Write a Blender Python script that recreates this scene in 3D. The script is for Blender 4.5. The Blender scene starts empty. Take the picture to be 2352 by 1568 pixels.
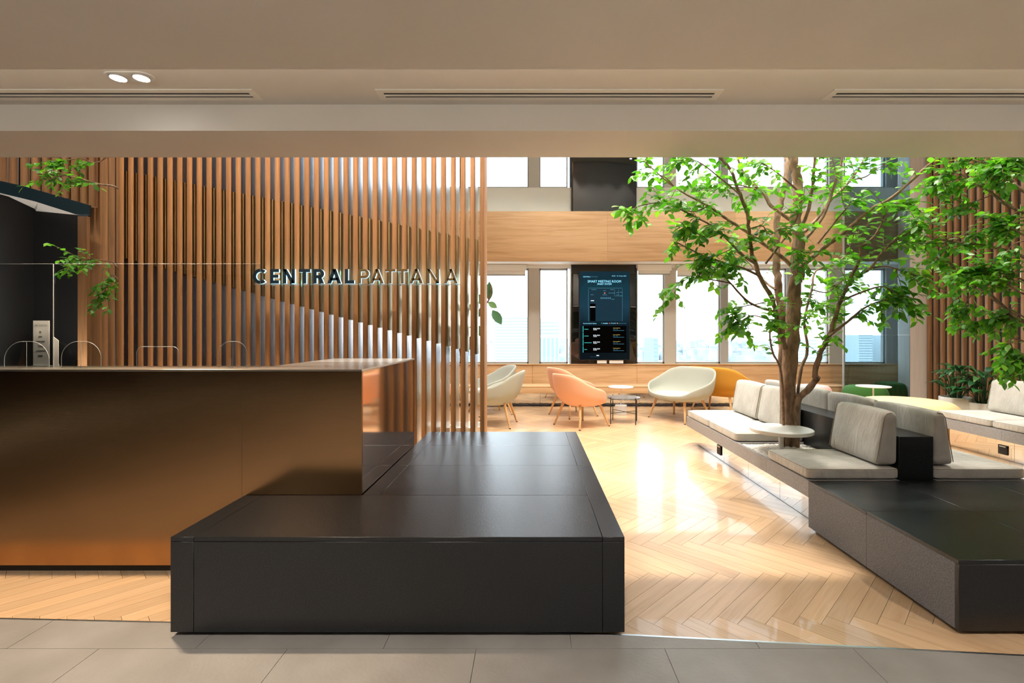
import bpy, bmesh, math, random
from mathutils import Vector, Matrix

random.seed(7)
sc = bpy.context.scene
COL = sc.collection
PI = math.pi

# ------------------------------------------------------------------ camera
F, VX, VY, HC = 1111.0, 1220.0, 767.0, 1.36          # focal length in px, vanishing point, eye height
cam_d = bpy.data.cameras.new('camera')
cam_d.sensor_width = 36.0
cam_d.sensor_fit = 'HORIZONTAL'
cam_d.lens = F / 2352 * 36
cam_d.shift_x = -(VX - 1176) / 2352
cam_d.shift_y = -(784 - VY) / 2352
cam_d.clip_start, cam_d.clip_end = 0.05, 6000
cam = bpy.data.objects.new('camera', cam_d)
cam.location = (0, 0, HC)
cam.rotation_euler = (PI / 2, 0, 0)
COL.objects.link(cam)
sc.camera = cam

# ------------------------------------------------------------------ view, world, lights
sc.view_settings.view_transform = 'Standard'
sc.view_settings.look = 'None'
sc.view_settings.exposure = 1.15
sc.view_settings.gamma = 1.0
sc.view_settings.use_curve_mapping = False
sc.cycles.use_denoising = True
sc.cycles.max_bounces = 8
sc.cycles.diffuse_bounces = 4
sc.cycles.glossy_bounces = 4
sc.cycles.transparent_max_bounces = 16
sc.cycles.use_light_tree = False
sc.cycles.use_adaptive_sampling = True
sc.cycles.adaptive_threshold = 0.02
sc.cycles.sample_clamp_indirect = 6.0
sc.cycles.caustics_reflective = False
sc.cycles.caustics_refractive = False

SKY = 2.6
w = bpy.data.worlds.new('sky')
sc.world = w
w.use_nodes = True
nt = w.node_tree
nt.nodes.clear()
o_ = nt.nodes.new('ShaderNodeOutputWorld')
bg = nt.nodes.new('ShaderNodeBackground')
tc = nt.nodes.new('ShaderNodeTexCoord')
noi = nt.nodes.new('ShaderNodeTexNoise')
noi.inputs['Scale'].default_value = 3.5
noi.inputs['Detail'].default_value = 6
rmp = nt.nodes.new('ShaderNodeValToRGB')
rmp.color_ramp.elements[0].position = .42
rmp.color_ramp.elements[0].color = (.62, .80, .98, 1)
rmp.color_ramp.elements[1].position = .62
rmp.color_ramp.elements[1].color = (.93, .97, 1.0, 1)
sep = nt.nodes.new('ShaderNodeSeparateXYZ')
mr = nt.nodes.new('ShaderNodeMapRange')
mr.inputs['From Min'].default_value = 0.02
mr.inputs['From Max'].default_value = 0.35
mix = nt.nodes.new('ShaderNodeMixRGB')
mix.inputs['Color1'].default_value = (.93, .97, 1.0, 1)
nt.links.new(tc.outputs['Generated'], noi.inputs['Vector'])
nt.links.new(noi.outputs['Fac'], rmp.inputs['Fac'])
nt.links.new(tc.outputs['Generated'], sep.inputs[0])
nt.links.new(sep.outputs['Z'], mr.inputs['Value'])
nt.links.new(mr.outputs[0], mix.inputs['Fac'])
nt.links.new(rmp.outputs['Color'], mix.inputs['Color2'])
nt.links.new(mix.outputs[0], bg.inputs['Color'])
bg.inputs['Strength'].default_value = SKY
nt.links.new(bg.outputs[0], o_.inputs[0])

Z_S, Z_R, Z_A = 2.70, 2.873, 6.3        # soffit, recess and atrium ceiling heights


def portal(x0, x1, z0, z1, y=9.42):
    l = bpy.data.lights.new('window_portal', 'AREA')
    l.shape = 'RECTANGLE'
    l.size, l.size_y = x1 - x0, z1 - z0
    l.cycles.is_portal = True
    o = bpy.data.objects.new('window_portal', l)
    o.location = ((x0 + x1) / 2, y, (z0 + z1) / 2)
    o.rotation_euler = (-PI / 2, 0, 0)
    COL.objects.link(o)


portal(-6.5, 7.6, .79, 2.66)
portal(-6.5, 7.6, 4.2, 6.25)

WARM, NEUT = (1.0, .80, .58), (1.0, .93, .84)


def spot(loc, target, watt, deg, color=NEUT, r=.05, blend=.4):
    l = bpy.data.lights.new('spot_lamp', 'SPOT')
    l.energy, l.color = watt, color
    l.spot_size, l.spot_blend = math.radians(deg), blend
    l.shadow_soft_size = r
    o = bpy.data.objects.new('spot_lamp', l)
    o.location = loc
    o.rotation_euler = (Vector(target) - Vector(loc)).to_track_quat('-Z', 'Y').to_euler()
    COL.objects.link(o)


# atrium downlights (each has a lamp body further down)
ATRIUM_LAMPS = [(-.2, 4.9), (1.0, 4.9), (2.6, 4.9), (4.4, 4.9), (-.6, 7.4), (1.4, 7.4), (3.4, 7.4), (5.4, 7.4), (-3.4, 6.2)]
WASH_LAMPS = [(-5.4, 4.6), (-3.6, 4.12), (-2.6, 4.12), (-1.7, 4.12), (-.7, 4.12)]  # leftmost lamp added, unseen, to bounce light up to the stair soffit
for (x, y) in ATRIUM_LAMPS:
    spot((x, y, Z_A - .04), (x, y, 0), 410 if y < 5 else 175, 96, NEUT, .12, .5)
for (x, y) in WASH_LAMPS:
    spot((x, y, Z_A - .04), (x, y + .42, 0), (200 if x < -3 else 420) if x > -5 else 260, 70 if x > -5 else 52, NEUT, .10, .6)
# downlights of the entrance hall behind the camera
HALL_LAMPS = [(-2.6, .2), (0, .2), (2.6, .2), (-2.6, -2.4), (0, -2.4), (2.6, -2.4)]
for (x, y) in HALL_LAMPS:
    spot((x, y, Z_S - .03), (x, y, 0), 105, 130, (1.0, .96, .92), .06, .6)

# ------------------------------------------------------------------ helpers


def P(px, py, d):
    return Vector(((px - VX) * d / F, d, HC - (py - VY) * d / F))


def XX(px, d):
    return (px - VX) * d / F


def ZZ(py, d):
    return HC - (py - VY) * d / F


ORG = {}


def link(o, parent=None):
    COL.objects.link(o)
    if parent is not None:
        o.parent = parent
    return o


def tag(o, label=None, cat=None, group=None, kind=None):
    if label: o['label'] = label
    if cat: o['category'] = cat
    if group: o['group'] = group
    if kind: o['kind'] = kind
    return o


def thing(name, label, cat, loc=(0, 0, 0), rz=0.0, group=None, kind=None):
    o = bpy.data.objects.new(name, None)
    o.empty_display_size = .1
    o.location = loc
    o.rotation_euler = (0, 0, rz)
    link(o)
    ORG[o.name] = Vector(loc)
    return tag(o, label, cat, group, kind)


class MB:
    def __init__(s):
        s.v, s.f, s.uv = [], [], None

    def add(s, vs, fs):
        b = len(s.v)
        s.v += [tuple(v) for v in vs]
        s.f += [tuple(i + b for i in f) for f in fs]
        return s

    def box(s, x0, x1, y0, y1, z0, z1):
        return s.add([(x0, y0, z0), (x1, y0, z0), (x1, y1, z0), (x0, y1, z0),
                      (x0, y0, z1), (x1, y0, z1), (x1, y1, z1), (x0, y1, z1)],
                     [(0, 3, 2, 1), (4, 5, 6, 7), (0, 1, 5, 4), (1, 2, 6, 5), (2, 3, 7, 6), (3, 0, 4, 7)])

    def prism_z(s, poly, z0, z1):
        n = len(poly)
        return s.add([(x, y, z0) for x, y in poly] + [(x, y, z1) for x, y in poly],
                     [tuple(range(n - 1, -1, -1)), tuple(range(n, 2 * n))] +
                     [(i, (i + 1) % n, n + (i + 1) % n, n + i) for i in range(n)])

    def prism_y(s, poly, y0, y1):        # poly in (x, z), counter-clockwise seen from -y
        n = len(poly)
        return s.add([(x, y0, z) for x, z in poly] + [(x, y1, z) for x, z in poly],
                     [tuple(range(n)), tuple(range(2 * n - 1, n - 1, -1))] +
                     [((i + 1) % n, i, n + i, n + (i + 1) % n) for i in range(n)])

    def prism_x(s, poly, x0, x1):        # poly in (y, z)
        n = len(poly)
        return s.add([(x0, y, z) for y, z in poly] + [(x1, y, z) for y, z in poly],
                     [tuple(range(n - 1, -1, -1)), tuple(range(n, 2 * n))] +
                     [(i, (i + 1) % n, n + (i + 1) % n, n + i) for i in range(n)])

    def tube(s, pts, rad, n=8, caps=True):
        pts = [Vector(p) for p in pts]
        rad = [rad] * len(pts) if not hasattr(rad, '__len__') else rad
        rings, up = [], None
        for i, p in enumerate(pts):
            t = (pts[min(i + 1, len(pts) - 1)] - pts[max(i - 1, 0)])
            if t.length < 1e-9: t = Vector((0, 0, 1))
            t.normalize()
            if up is None:
                up = t.orthogonal().normalized()
            up = (up - t * up.dot(t))
            if up.length < 1e-6: up = t.orthogonal()
            up.normalize()
            b = t.cross(up)
            rings.append([p + (up * math.cos(2 * PI * k / n) + b * math.sin(2 * PI * k / n)) * rad[i] for k in range(n)])
        vs = [v for r in rings for v in r]
        fs = []
        for i in range(len(pts) - 1):
            for k in range(n):
                a, c = i * n + k, i * n + (k + 1) % n
                fs.append((a, c, c + n, a + n))
        if caps:
            fs.append(tuple(range(n - 1, -1, -1)))
            fs.append(tuple((len(pts) - 1) * n + k for k in range(n)))
        return s.add(vs, fs)

    def lathe(s, prof, c=(0, 0, 0), n=32, sx=1, sy=1):     # prof: (r, z) from the bottom up
        vs, fs = [], []
        for r, z in prof:
            for k in range(n):
                a = 2 * PI * k / n
                vs.append((c[0] + r * sx * math.cos(a), c[1] + r * sy * math.sin(a), c[2] + z))
        for i in range(len(prof) - 1):
            for k in range(n):
                a, b = i * n + k, i * n + (k + 1) % n
                fs.append((a, b, b + n, a + n))
        fs.append(tuple(range(n - 1, -1, -1)))
        fs.append(tuple((len(prof) - 1) * n + k for k in range(n)))
        return s.add(vs, fs)

    def mesh(s, name, bevel=0, seg=2, smooth=False, angle=40, org=None):
        me = bpy.data.meshes.new(name)
        vs = s.v if org is None else [(v[0] - org[0], v[1] - org[1], v[2] - org[2]) for v in s.v]
        me.from_pydata(vs, [], s.f)
        if bevel > 0:
            bm = bmesh.new()
            bm.from_mesh(me)
            bmesh.ops.bevel(bm, geom=list(bm.edges), offset=bevel, segments=seg, affect='EDGES', profile=.5, clamp_overlap=True)
            bm.to_mesh(me)
            bm.free()
        if smooth or bevel > 0:
            me.polygons.foreach_set('use_smooth', [True] * len(me.polygons))
            me.set_sharp_from_angle(angle=math.radians(angle))
        me.update()
        return me

    def build(s, name, mat, parent=None, bevel=0, seg=2, smooth=False, angle=40, kind=None):
        org = None
        if parent is not None:
            org = ORG.get(parent.name)
        me = s.mesh(name, bevel, seg, smooth, angle, org)
        me.materials.append(M[mat] if isinstance(mat, str) else mat)
        o = bpy.data.objects.new(name, me)
        link(o, parent)
        if org is not None: ORG[o.name] = org
        if kind: o['kind'] = kind
        return o


def box(name, mat, x0, x1, y0, y1, z0, z1, parent=None, bevel=0, **k):
    return MB().box(x0, x1, y0, y1, z0, z1).build(name, mat, parent, bevel, **k)


def rbox(sx, sy, sz, r, n=7, bulge=0.0, taper=0.0):
    """rounded, slightly puffed box centred on x/y with its base on z=0"""
    bm = bmesh.new()
    bmesh.ops.create_cube(bm, size=2)
    bmesh.ops.subdivide_edges(bm, edges=list(bm.edges), cuts=n, use_grid_fill=True)
    h = Vector((sx / 2, sy / 2, sz / 2))
    for v in bm.verts:
        q = Vector([math.copysign(abs(c) ** .6, c) for c in v.co])
        u = Vector((q.x * h.x, q.y * h.y, q.z * h.z))
        inner = Vector([max(-(h[i] - r), min(h[i] - r, u[i])) for i in range(3)])
        dlt = u - inner
        if dlt.length > 1e-7:
            p = inner + dlt.normalized() * r
        else:
            p = u
        a, b, c = p.x / h.x, p.y / h.y, p.z / h.z
        if bulge:
            p.z += bulge * c * (1 - a * a) * (1 - b * b)
        v.co = p + Vector((0, 0, h.z))
    return bm


def bm_obj(bm, name, mat, parent=None, smooth=True):
    me = bpy.data.meshes.new(name)
    bmesh.ops.recalc_face_normals(bm, faces=list(bm.faces))
    bm.to_mesh(me)
    bm.free()
    if smooth:
        me.polygons.foreach_set('use_smooth', [True] * len(me.polygons))
    me.materials.append(M[mat])
    return link(bpy.data.objects.new(name, me), parent)


def dup(o, parent=None):
    c = o.copy()
    link(c)
    c.parent = parent
    for ch in list(o.children):
        dup(ch, c)
    return c


def catmull(pts, sub=4):
    pts = [Vector(p) for p in pts]
    out = []
    for i in range(len(pts) - 1):
        p0, p1, p2, p3 = pts[max(i - 1, 0)], pts[i], pts[i + 1], pts[min(i + 2, len(pts) - 1)]
        for k in range(sub):
            t = k / sub
            out.append(.5 * ((2 * p1) + (p2 - p0) * t + (2 * p0 - 5 * p1 + 4 * p2 - p3) * t * t + (3 * p1 - p0 - 3 * p2 + p3) * t ** 3))
    out.append(pts[-1])
    return out


# ------------------------------------------------------------------ materials
M = {}


def mat(name, col=(.5, .5, .5), rough=.5, metal=0.0, spec=.5, emit=None, estr=0.0, coat=0.0):
    m = bpy.data.materials.new(name)
    m.use_nodes = True
    b = m.node_tree.nodes['Principled BSDF']
    b.inputs['Base Color'].default_value = (*col, 1)
    b.inputs['Roughness'].default_value = rough
    b.inputs['Metallic'].default_value = metal
    b.inputs['Specular IOR Level'].default_value = spec
    if coat: b.inputs['Coat Weight'].default_value = coat
    if emit:
        b.inputs['Emission Color'].default_value = (*emit, 1)
        b.inputs['Emission Strength'].default_value = estr
    M[name] = m
    return m


def N(m, t, **kw):
    n = m.node_tree.nodes.new(t)
    for k, v in kw.items():
        if k in n.inputs: n.inputs[k].default_value = v
        else: setattr(n, k, v)
    return n


def L(m, a, b):
    m.node_tree.links.new(a, b)


def ramp(m, stops):
    n = N(m, 'ShaderNodeValToRGB')
    e = n.color_ramp.elements
    while len(e) < len(stops): e.new(.5)
    for i, (p, c) in enumerate(stops):
        e[i].position, e[i].color = p, (*c, 1)
    return n


def coords(m, scale=(1, 1, 1), kind='Object', rot=(0, 0, 0)):
    tcn = N(m, 'ShaderNodeTexCoord')
    mp = N(m, 'ShaderNodeMapping')
    mp.inputs['Scale'].default_value = scale
    mp.inputs['Rotation'].default_value = rot
    L(m, tcn.outputs[kind], mp.inputs['Vector'])
    return mp


def speckle(name, c0, c1, scale, rough=.5, bump=0.0, bscale=None, detail=4, lo=.35, hi=.65, stretch=(1, 1, 1), **kw):
    m = mat(name, c0, rough, **kw)
    b = m.node_tree.nodes['Principled BSDF']
    mp = coords(m, stretch)
    n = N(m, 'ShaderNodeTexNoise', Scale=scale, Detail=detail)
    L(m, mp.outputs[0], n.inputs['Vector'])
    r = ramp(m, [(lo, c0), (hi, c1)])
    L(m, n.outputs['Fac'], r.inputs['Fac'])
    L(m, r.outputs[0], b.inputs['Base Color'])
    if bump:
        n2 = N(m, 'ShaderNodeTexNoise', Scale=bscale or scale * 2, Detail=3)
        L(m, mp.outputs[0], n2.inputs['Vector'])
        bp = N(m, 'ShaderNodeBump', Strength=bump, Distance=.01)
        L(m, n2.outputs['Fac'], bp.inputs['Height'])
        L(m, bp.outputs[0], b.inputs['Normal'])
    return m


def wood(name, dark, light, axis='x', fine=60, rough=.45, var=0.0, kind='Object', uvrand=None, coat=0.0):
    """long grain along one axis; var: brightness change from object to object"""
    m = mat(name, light, rough, coat=coat)
    b = m.node_tree.nodes['Principled BSDF']
    s = {'x': (.06, 1, 1), 'y': (1, .06, 1), 'z': (1, 1, .04)}[axis]
    if uvrand:
        mp = N(m, 'ShaderNodeMapping')
        mp.inputs['Scale'].default_value = s
        uv = N(m, 'ShaderNodeUVMap', uv_map='UVMap')
        if uvrand == 'object':
            rn = N(m, 'ShaderNodeObjectInfo').outputs['Random']
        else:
            rn = N(m, 'ShaderNodeAttribute', attribute_name='rnd').outputs['Fac']
        mul = N(m, 'ShaderNodeMath', operation='MULTIPLY')
        mul.inputs[1].default_value = 37.0
        L(m, rn, mul.inputs[0])
        cx = N(m, 'ShaderNodeCombineXYZ')
        L(m, mul.outputs[0], cx.inputs['X'])
        L(m, mul.outputs[0], cx.inputs['Z'])
        ad = N(m, 'ShaderNodeVectorMath', operation='ADD')
        L(m, uv.outputs[0], ad.inputs[0])
        L(m, cx.outputs[0], ad.inputs[1])
        L(m, ad.outputs[0], mp.inputs['Vector'])
    else:
        mp = coords(m, s, kind)
        rn = N(m, 'ShaderNodeObjectInfo').outputs['Random']
    n = N(m, 'ShaderNodeTexNoise', Scale=fine, Detail=5, Distortion=.6)
    L(m, mp.outputs[0], n.inputs['Vector'])
    n2 = N(m, 'ShaderNodeTexNoise', Scale=fine * .12, Detail=3, Distortion=1.5)
    L(m, mp.outputs[0], n2.inputs['Vector'])
    mx = N(m, 'ShaderNodeMath', operation='MULTIPLY_ADD')
    L(m, n2.outputs['Fac'], mx.inputs[0])
    mx.inputs[1].default_value = .8
    L(m, n.outputs['Fac'], mx.inputs[2])
    r = ramp(m, [(.62, dark), (1.12 if False else 1.0, light)])
    L(m, mx.outputs[0], r.inputs['Fac'])
    out = r.outputs[0]
    if var:
        hsv = N(m, 'ShaderNodeHueSaturation')
        mr_ = N(m, 'ShaderNodeMapRange')
        mr_.inputs['To Min'].default_value = 1 - var
        mr_.inputs['To Max'].default_value = 1 + var
        L(m, rn, mr_.inputs['Value'])
        L(m, mr_.outputs[0], hsv.inputs['Value'])
        L(m, out, hsv.inputs['Color'])
        out = hsv.outputs[0]
    L(m, out, b.inputs['Base Color'])
    bp = N(m, 'ShaderNodeBump', Strength=.08, Distance=.004)
    L(m, n.outputs['Fac'], bp.inputs['Height'])
    L(m, bp.outputs[0], b.inputs['Normal'])
    return m


def brushed(name, col, rough, axis='x', amt=.12, scale=90, wave=.25):
    m = mat(name, col, rough, 1.0)
    b = m.node_tree.nodes['Principled BSDF']
    s = {'x': (.02, 1, 1), 'z': (1, 1, .02)}[axis]
    mp = coords(m, s)
    n = N(m, 'ShaderNodeTexNoise', Scale=scale * 3, Detail=4)
    L(m, mp.outputs[0], n.inputs['Vector'])
    mr_ = N(m, 'ShaderNodeMapRange')
    mr_.inputs['To Min'].default_value = rough - amt
    mr_.inputs['To Max'].default_value = rough + amt
    L(m, n.outputs['Fac'], mr_.inputs['Value'])
    L(m, mr_.outputs[0], b.inputs['Roughness'])
    # slow waviness of the sheet
    mp2 = coords(m, (1, 1, 1))
    n2 = N(m, 'ShaderNodeTexNoise', Scale=1.6, Detail=1)
    L(m, mp2.outputs[0], n2.inputs['Vector'])
    bp = N(m, 'ShaderNodeBump', Strength=wave, Distance=.02)
    L(m, n2.outputs['Fac'], bp.inputs['Height'])
    bp2 = N(m, 'ShaderNodeBump', Strength=.03 if wave > .1 else .008, Distance=.002)
    L(m, n.outputs['Fac'], bp2.inputs['Height'])
    L(m, bp.outputs[0], bp2.inputs['Normal'])
    L(m, bp2.outputs[0], b.inputs['Normal'])
    return m


def glass(name, tint=(1, 1, 1), refl=1.0, rough=0.0):
    m = bpy.data.materials.new(name)
    m.use_nodes = True
    t = m.node_tree
    t.nodes.clear()
    out = N(m, 'ShaderNodeOutputMaterial')
    tr = N(m, 'ShaderNodeBsdfTransparent', Color=(*tint, 1))
    gl = N(m, 'ShaderNodeBsdfGlossy', Roughness=rough)
    lw = N(m, 'ShaderNodeLayerWeight')
    pw = N(m, 'ShaderNodeMath', operation='POWER')
    pw.inputs[1].default_value = 5.0
    L(m, lw.outputs['Facing'], pw.inputs[0])
    mu = N(m, 'ShaderNodeMath', operation='MULTIPLY_ADD', use_clamp=True)
    mu.inputs[1].default_value = .95 * refl
    mu.inputs[2].default_value = .04 * refl
    mxs = N(m, 'ShaderNodeMixShader')
    L(m, pw.outputs[0], mu.inputs[0])
    L(m, mu.outputs[0], mxs.inputs[0])
    L(m, tr.outputs[0], mxs.inputs[1])
    L(m, gl.outputs[0], mxs.inputs[2])
    L(m, mxs.outputs[0], out.inputs[0])
    M[name] = m
    return m


def leafmat(name, c0, c1, trans=.45, rough=.4, uvrand='object'):
    m = bpy.data.materials.new(name)
    m.use_nodes = True
    b = m.node_tree.nodes['Principled BSDF']
    out = m.node_tree.nodes['Material Output']
    b.inputs['Roughness'].default_value = rough
    if uvrand == 'object': rn = N(m, 'ShaderNodeObjectInfo').outputs['Random']
    else: rn = N(m, 'ShaderNodeAttribute', attribute_name='rnd').outputs['Fac']
    r = ramp(m, [(0, c0), (.85, c1), (1, (c1[0] * 1.7, c1[1] * 1.25, c1[2]))])
    L(m, rn, r.inputs['Fac'])
    L(m, r.outputs[0], b.inputs['Base Color'])
    tl = N(m, 'ShaderNodeBsdfTranslucent')
    hs = N(m, 'ShaderNodeHueSaturation', Saturation=1.1, Value=1.7)
    L(m, r.outputs[0], hs.inputs['Color'])
    L(m, hs.outputs[0], tl.inputs['Color'])
    ms = N(m, 'ShaderNodeMixShader')
    ms.inputs[0].default_value = trans
    L(m, b.outputs[0], ms.inputs[1])
    L(m, tl.outputs[0], ms.inputs[2])
    L(m, ms.outputs[0], out.inputs[0])
    M[name] = m
    return m


wood('oak_plank', (.54, .335, .175), (.64, .425, .245), 'x', 60, .29, .11, uvrand='object', coat=.25)
wood('oak_plank_far', (.54, .335, .175), (.64, .425, .245), 'x', 60, .29, .11, uvrand='attr', coat=.25)
wood('oak_panel', (.48, .28, .13), (.64, .42, .23), 'x', 22, .42, .05)
wood('oak_slat', (.33, .145, .052), (.46, .222, .086), 'z', 45, .45, .10)
wood('oak_pole', (.30, .145, .06), (.44, .225, .10), 'z', 30, .5, .12)
wood('oak_dark_slat', (.21, .10, .042), (.33, .165, .07), 'z', 30, .5, .1)
wood('oak_pale_panel', (.78, .69, .63), (.86, .78, .73), 'z', 30, .5)
wood('oak_leg', (.50, .28, .12), (.66, .40, .19), 'z', 60, .45)
speckle('stone_tile', (.235, .21, .185), (.315, .29, .26), 3.2, .45, .12, 60, 6, .3, .7)
speckle('black_stone', (.004, .0048, .0056), (.015, .019, .022), 130, .30, .10, 150, 2, .48, .78, spec=.65)
speckle('flamed_granite', (.135, .137, .145), (.20, .203, .21), 120, .55, .4, 130, 3, .35, .7)
speckle('grey_stone', (.25, .245, .245), (.32, .315, .31), 90, .5, .1, 200, 3)
speckle('plaster', (.73, .70, .655), (.76, .73, .685), 1.5, .75)
speckle('plaster_white', (.78, .77, .70), (.80, .79, .72), 1.5, .7)
speckle('linen', (.47, .445, .395), (.56, .535, .48), 7, .9, .25, 420, 5)
m = M['linen']
b = m.node_tree.nodes['Principled BSDF']
mpw = coords(m, (1, 2.2, .5))
nw = N(m, 'ShaderNodeTexNoise', Scale=9.0, Detail=2, Distortion=1.2)
L(m, mpw.outputs[0], nw.inputs['Vector'])
bw = N(m, 'ShaderNodeBump', Strength=.35, Distance=.03)
L(m, nw.outputs['Fac'], bw.inputs['Height'])
old = [n for n in m.node_tree.nodes if n.type == 'BUMP' and n != bw][0]
L(m, bw.outputs[0], old.inputs['Normal'])
speckle('linen_seam', (.30, .265, .21), (.34, .30, .24), 30, .9)
wood('rear_timber', (.05, .03, .018), (.10, .06, .035), 'z', 20, .5)
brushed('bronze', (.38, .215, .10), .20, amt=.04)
brushed('bronze_end_sheen', (.78, .68, .60), .07, amt=.02, wave=.05)  # desk bronze made paler: bright grazing reflection put into the colour
brushed('steel_fin', (.66, .66, .69), .25, 'z', amt=.06)
brushed('bronze_fin', (.60, .45, .22), .30, 'z', amt=.06)
brushed('counter_metal', (.68, .62, .53), .3, amt=.05)
mat('mirror', (.86, .86, .84), .03, 1.0)
mat('black', (.012, .012, .012), .5)
mat('charcoal_wall', (.018, .018, .018), .6)
mat('steel_blue', (.02, .045, .06), .4, .3)
mat('alu_trim', (.75, .75, .75), .3, 1.0)
mat('frame_grey', (.36, .37, .36), .45)
mat('frame_beige', (.50, .48, .43), .6)
mat('vent_white', (.82, .79, .72), .5)
mat('white_paint', (.80, .80, .77), .45)
mat('white_stone', (.80, .79, .75), .35)
mat('black_glass', (.006, .008, .007), .03, 0, .6)
mat('lamp_glow', (1, 1, 1), .4, emit=(1, .95, .88), estr=14)
mat('added_cove_glow', (1, 1, 1), .5, emit=(1, .93, .82), estr=3.0)
mat('felt_grey', (.42, .43, .37), .95)
mat('felt_grey_seat', (.50, .52, .47), .95)
mat('felt_peach', (.80, .43, .28), .95)
mat('felt_pink', (.86, .50, .47), .95)
mat('felt_mustard', (.60, .29, .035), .95)
mat('felt_green', (.035, .13, .02), .95)
mat('felt_yellow', (.85, .66, .33), .95)
speckle('marble', (.08, .08, .08), (.24, .24, .235), 14, .25, 0, None, 6)
speckle('concrete', (.52, .50, .48), (.60, .58, .55), 10, .7)
speckle('bark', (.16, .095, .056), (.40, .26, .165), 26, .85, .8, 34, 6, .35, .7, (1, 1, .35))
speckle('twig_bark', (.16, .09, .05), (.28, .17, .10), 30, .85)
speckle('pebble', (.70, .68, .62), (.82, .80, .75), 40, .8, .5, 120)
speckle('pot_white', (.72, .70, .64), (.80, .78, .72), 6, .55)
leafmat('ficus_leaf', (.042, .16, .018), (.14, .37, .045), .45)
leafmat('ficus_leaf_mass', (.042, .16, .018), (.14, .37, .045), .45, uvrand='attr')
leafmat('lily_leaf', (.014, .07, .024), (.04, .15, .045), .15, .25)
leafmat('rubber_leaf', (.04, .12, .05), (.09, .21, .09), .2, .3)
glass('window_glass', (.97, .99, .99), .8)
glass('tinted_glass', (.60, .70, .74), 1.5)
glass('acrylic', (.96, .97, .97), 1.0)
mat('acrylic_edge', (.42, .45, .45), .2)
mat('paper', (.75, .75, .73), .7)
mat('paper_ink', (.12, .12, .14), .7)
mat('letter_navy', (.012, .032, .05), .35)
mat('letter_bronze', (.34, .215, .09), .35, .6)
mat('letter_glow', (.8, .95, 1), .4, emit=(.30, .75, 1.0), estr=.8)
speckle('city_pale', (.24, .28, .30), (.46, .49, .50), .02, .9)
mat('city_white', (.52, .55, .56), .8)
mat('city_band', (.20, .26, .29), .6)
mat('city_blue', (.22, .31, .38), .6)
mat('city_cream', (.50, .43, .30), .8)
mat('city_ground', (.36, .39, .40), .9)

# screen picture: dark blue, fading to near-black at the foot
m = mat('screen_glow', (.002, .004, .006), .12)
b = m.node_tree.nodes['Principled BSDF']
tcn = N(m, 'ShaderNodeTexCoord')
sp = N(m, 'ShaderNodeSeparateXYZ')
L(m, tcn.outputs['Generated'], sp.inputs[0])
nz = N(m, 'ShaderNodeTexNoise', Scale=5.0, Detail=4)
L(m, tcn.outputs['Generated'], nz.inputs['Vector'])
ad = N(m, 'ShaderNodeMath', operation='MULTIPLY_ADD')
L(m, nz.outputs['Fac'], ad.inputs[0])
ad.inputs[1].default_value = .22
L(m, sp.outputs['Z'], ad.inputs[2])
rp = ramp(m, [(.20, (.002, .005, .008)), (.50, (.004, .012, .02)), (.72, (.014, .055, .09)), (.95, (.006, .045, .07)), (1.0, (.004, .03, .05))])
L(m, ad.outputs[0], rp.inputs['Fac'])
L(m, rp.outputs[0], b.inputs['Emission Color'])
b.inputs['Emission Strength'].default_value = .36
b.inputs['Specular IOR Level'].default_value = .05
mat('screen_black', (0, 0, 0), .6, spec=.03)
mat('ink_cyan', (0, 0, 0), .5, spec=0, emit=(.25, .65, .85), estr=.8)
mat('ink_white', (0, 0, 0), .5, spec=0, emit=(.8, .9, .95), estr=.8)
mat('ink_teal', (0, 0, 0), .5, spec=0, emit=(.05, .45, .42), estr=.5)
mat('ink_yellow', (0, 0, 0), .5, spec=0, emit=(.75, .55, .15), estr=.6)
mat('ink_dim', (0, 0, 0), .5, spec=0, emit=(.06, .20, .28), estr=.5)
mat('ink_red', (0, 0, 0), .5, spec=0, emit=(.8, .2, .12), estr=.6)
mat('ink_plan', (0, 0, 0), .5, spec=0, emit=(.01, .028, .042), estr=.6)

# ------------------------------------------------------------------ floor
BND = [(-7.2, 2.486), (-2.54, 2.314), (-1.70, 2.283), (.42, 2.19), (1.2, 2.125), (2.06, 2.05), (9.0, 1.63)]


def ybound(x):
    for (a, ya), (c, yc) in zip(BND, BND[1:]):
        if x <= c:
            return ya + (yc - ya) * (x - a) / (c - a), (yc - ya) / (c - a)
    return BND[-1][1], 0


def clip(poly, a, b_, c):        # keep a*x + b*y >= c
    out = []
    for i in range(len(poly)):
        p, q = poly[i], poly[(i + 1) % len(poly)]
        dp, dq = a * p[0] + b_ * p[1] - c, a * q[0] + b_ * q[1] - c
        if dp >= 0: out.append(p)
        if dp * dq < 0:
            t = dp / (dp - dq)
            out.append((p[0] + (q[0] - p[0]) * t, p[1] + (q[1] - p[1]) * t))
    return out


floor = box('floor', 'stone_tile', -7.2, 9.0, -5.0, 9.75, -.15, -.014)
tag(floor, 'oak herringbone floor meeting grey stone tiles at the front edge', kind='structure')
ORG[floor.name] = Vector((0, 0, 0))

PL, PW, PT = .60, .0925, .012
R45 = -PI / 4
cs, sn = math.cos(R45), math.sin(R45)


def rot(p): return (p[0] * cs - p[1] * sn, p[0] * sn + p[1] * cs)


vc = rot((PL + PW / 2, PW - PL / 2))
OFF = (.05, 2.512 - vc[1])
FOOT = [(-4.2, -.95, 2.75, 4.0), (-1.62, .42, 2.17, 2.75), (-.96, .42, 2.7, 4.5), (1.93, 3.46, 2.2, 3.36), (2.05, 3.34, 3.36, 5.92), (5.12, 6.4, 2.2, 5.92)]


def hidden(x, y): return any(a < x < b_ and c < y < d_ for a, b_, c, d_ in FOOT)


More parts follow.
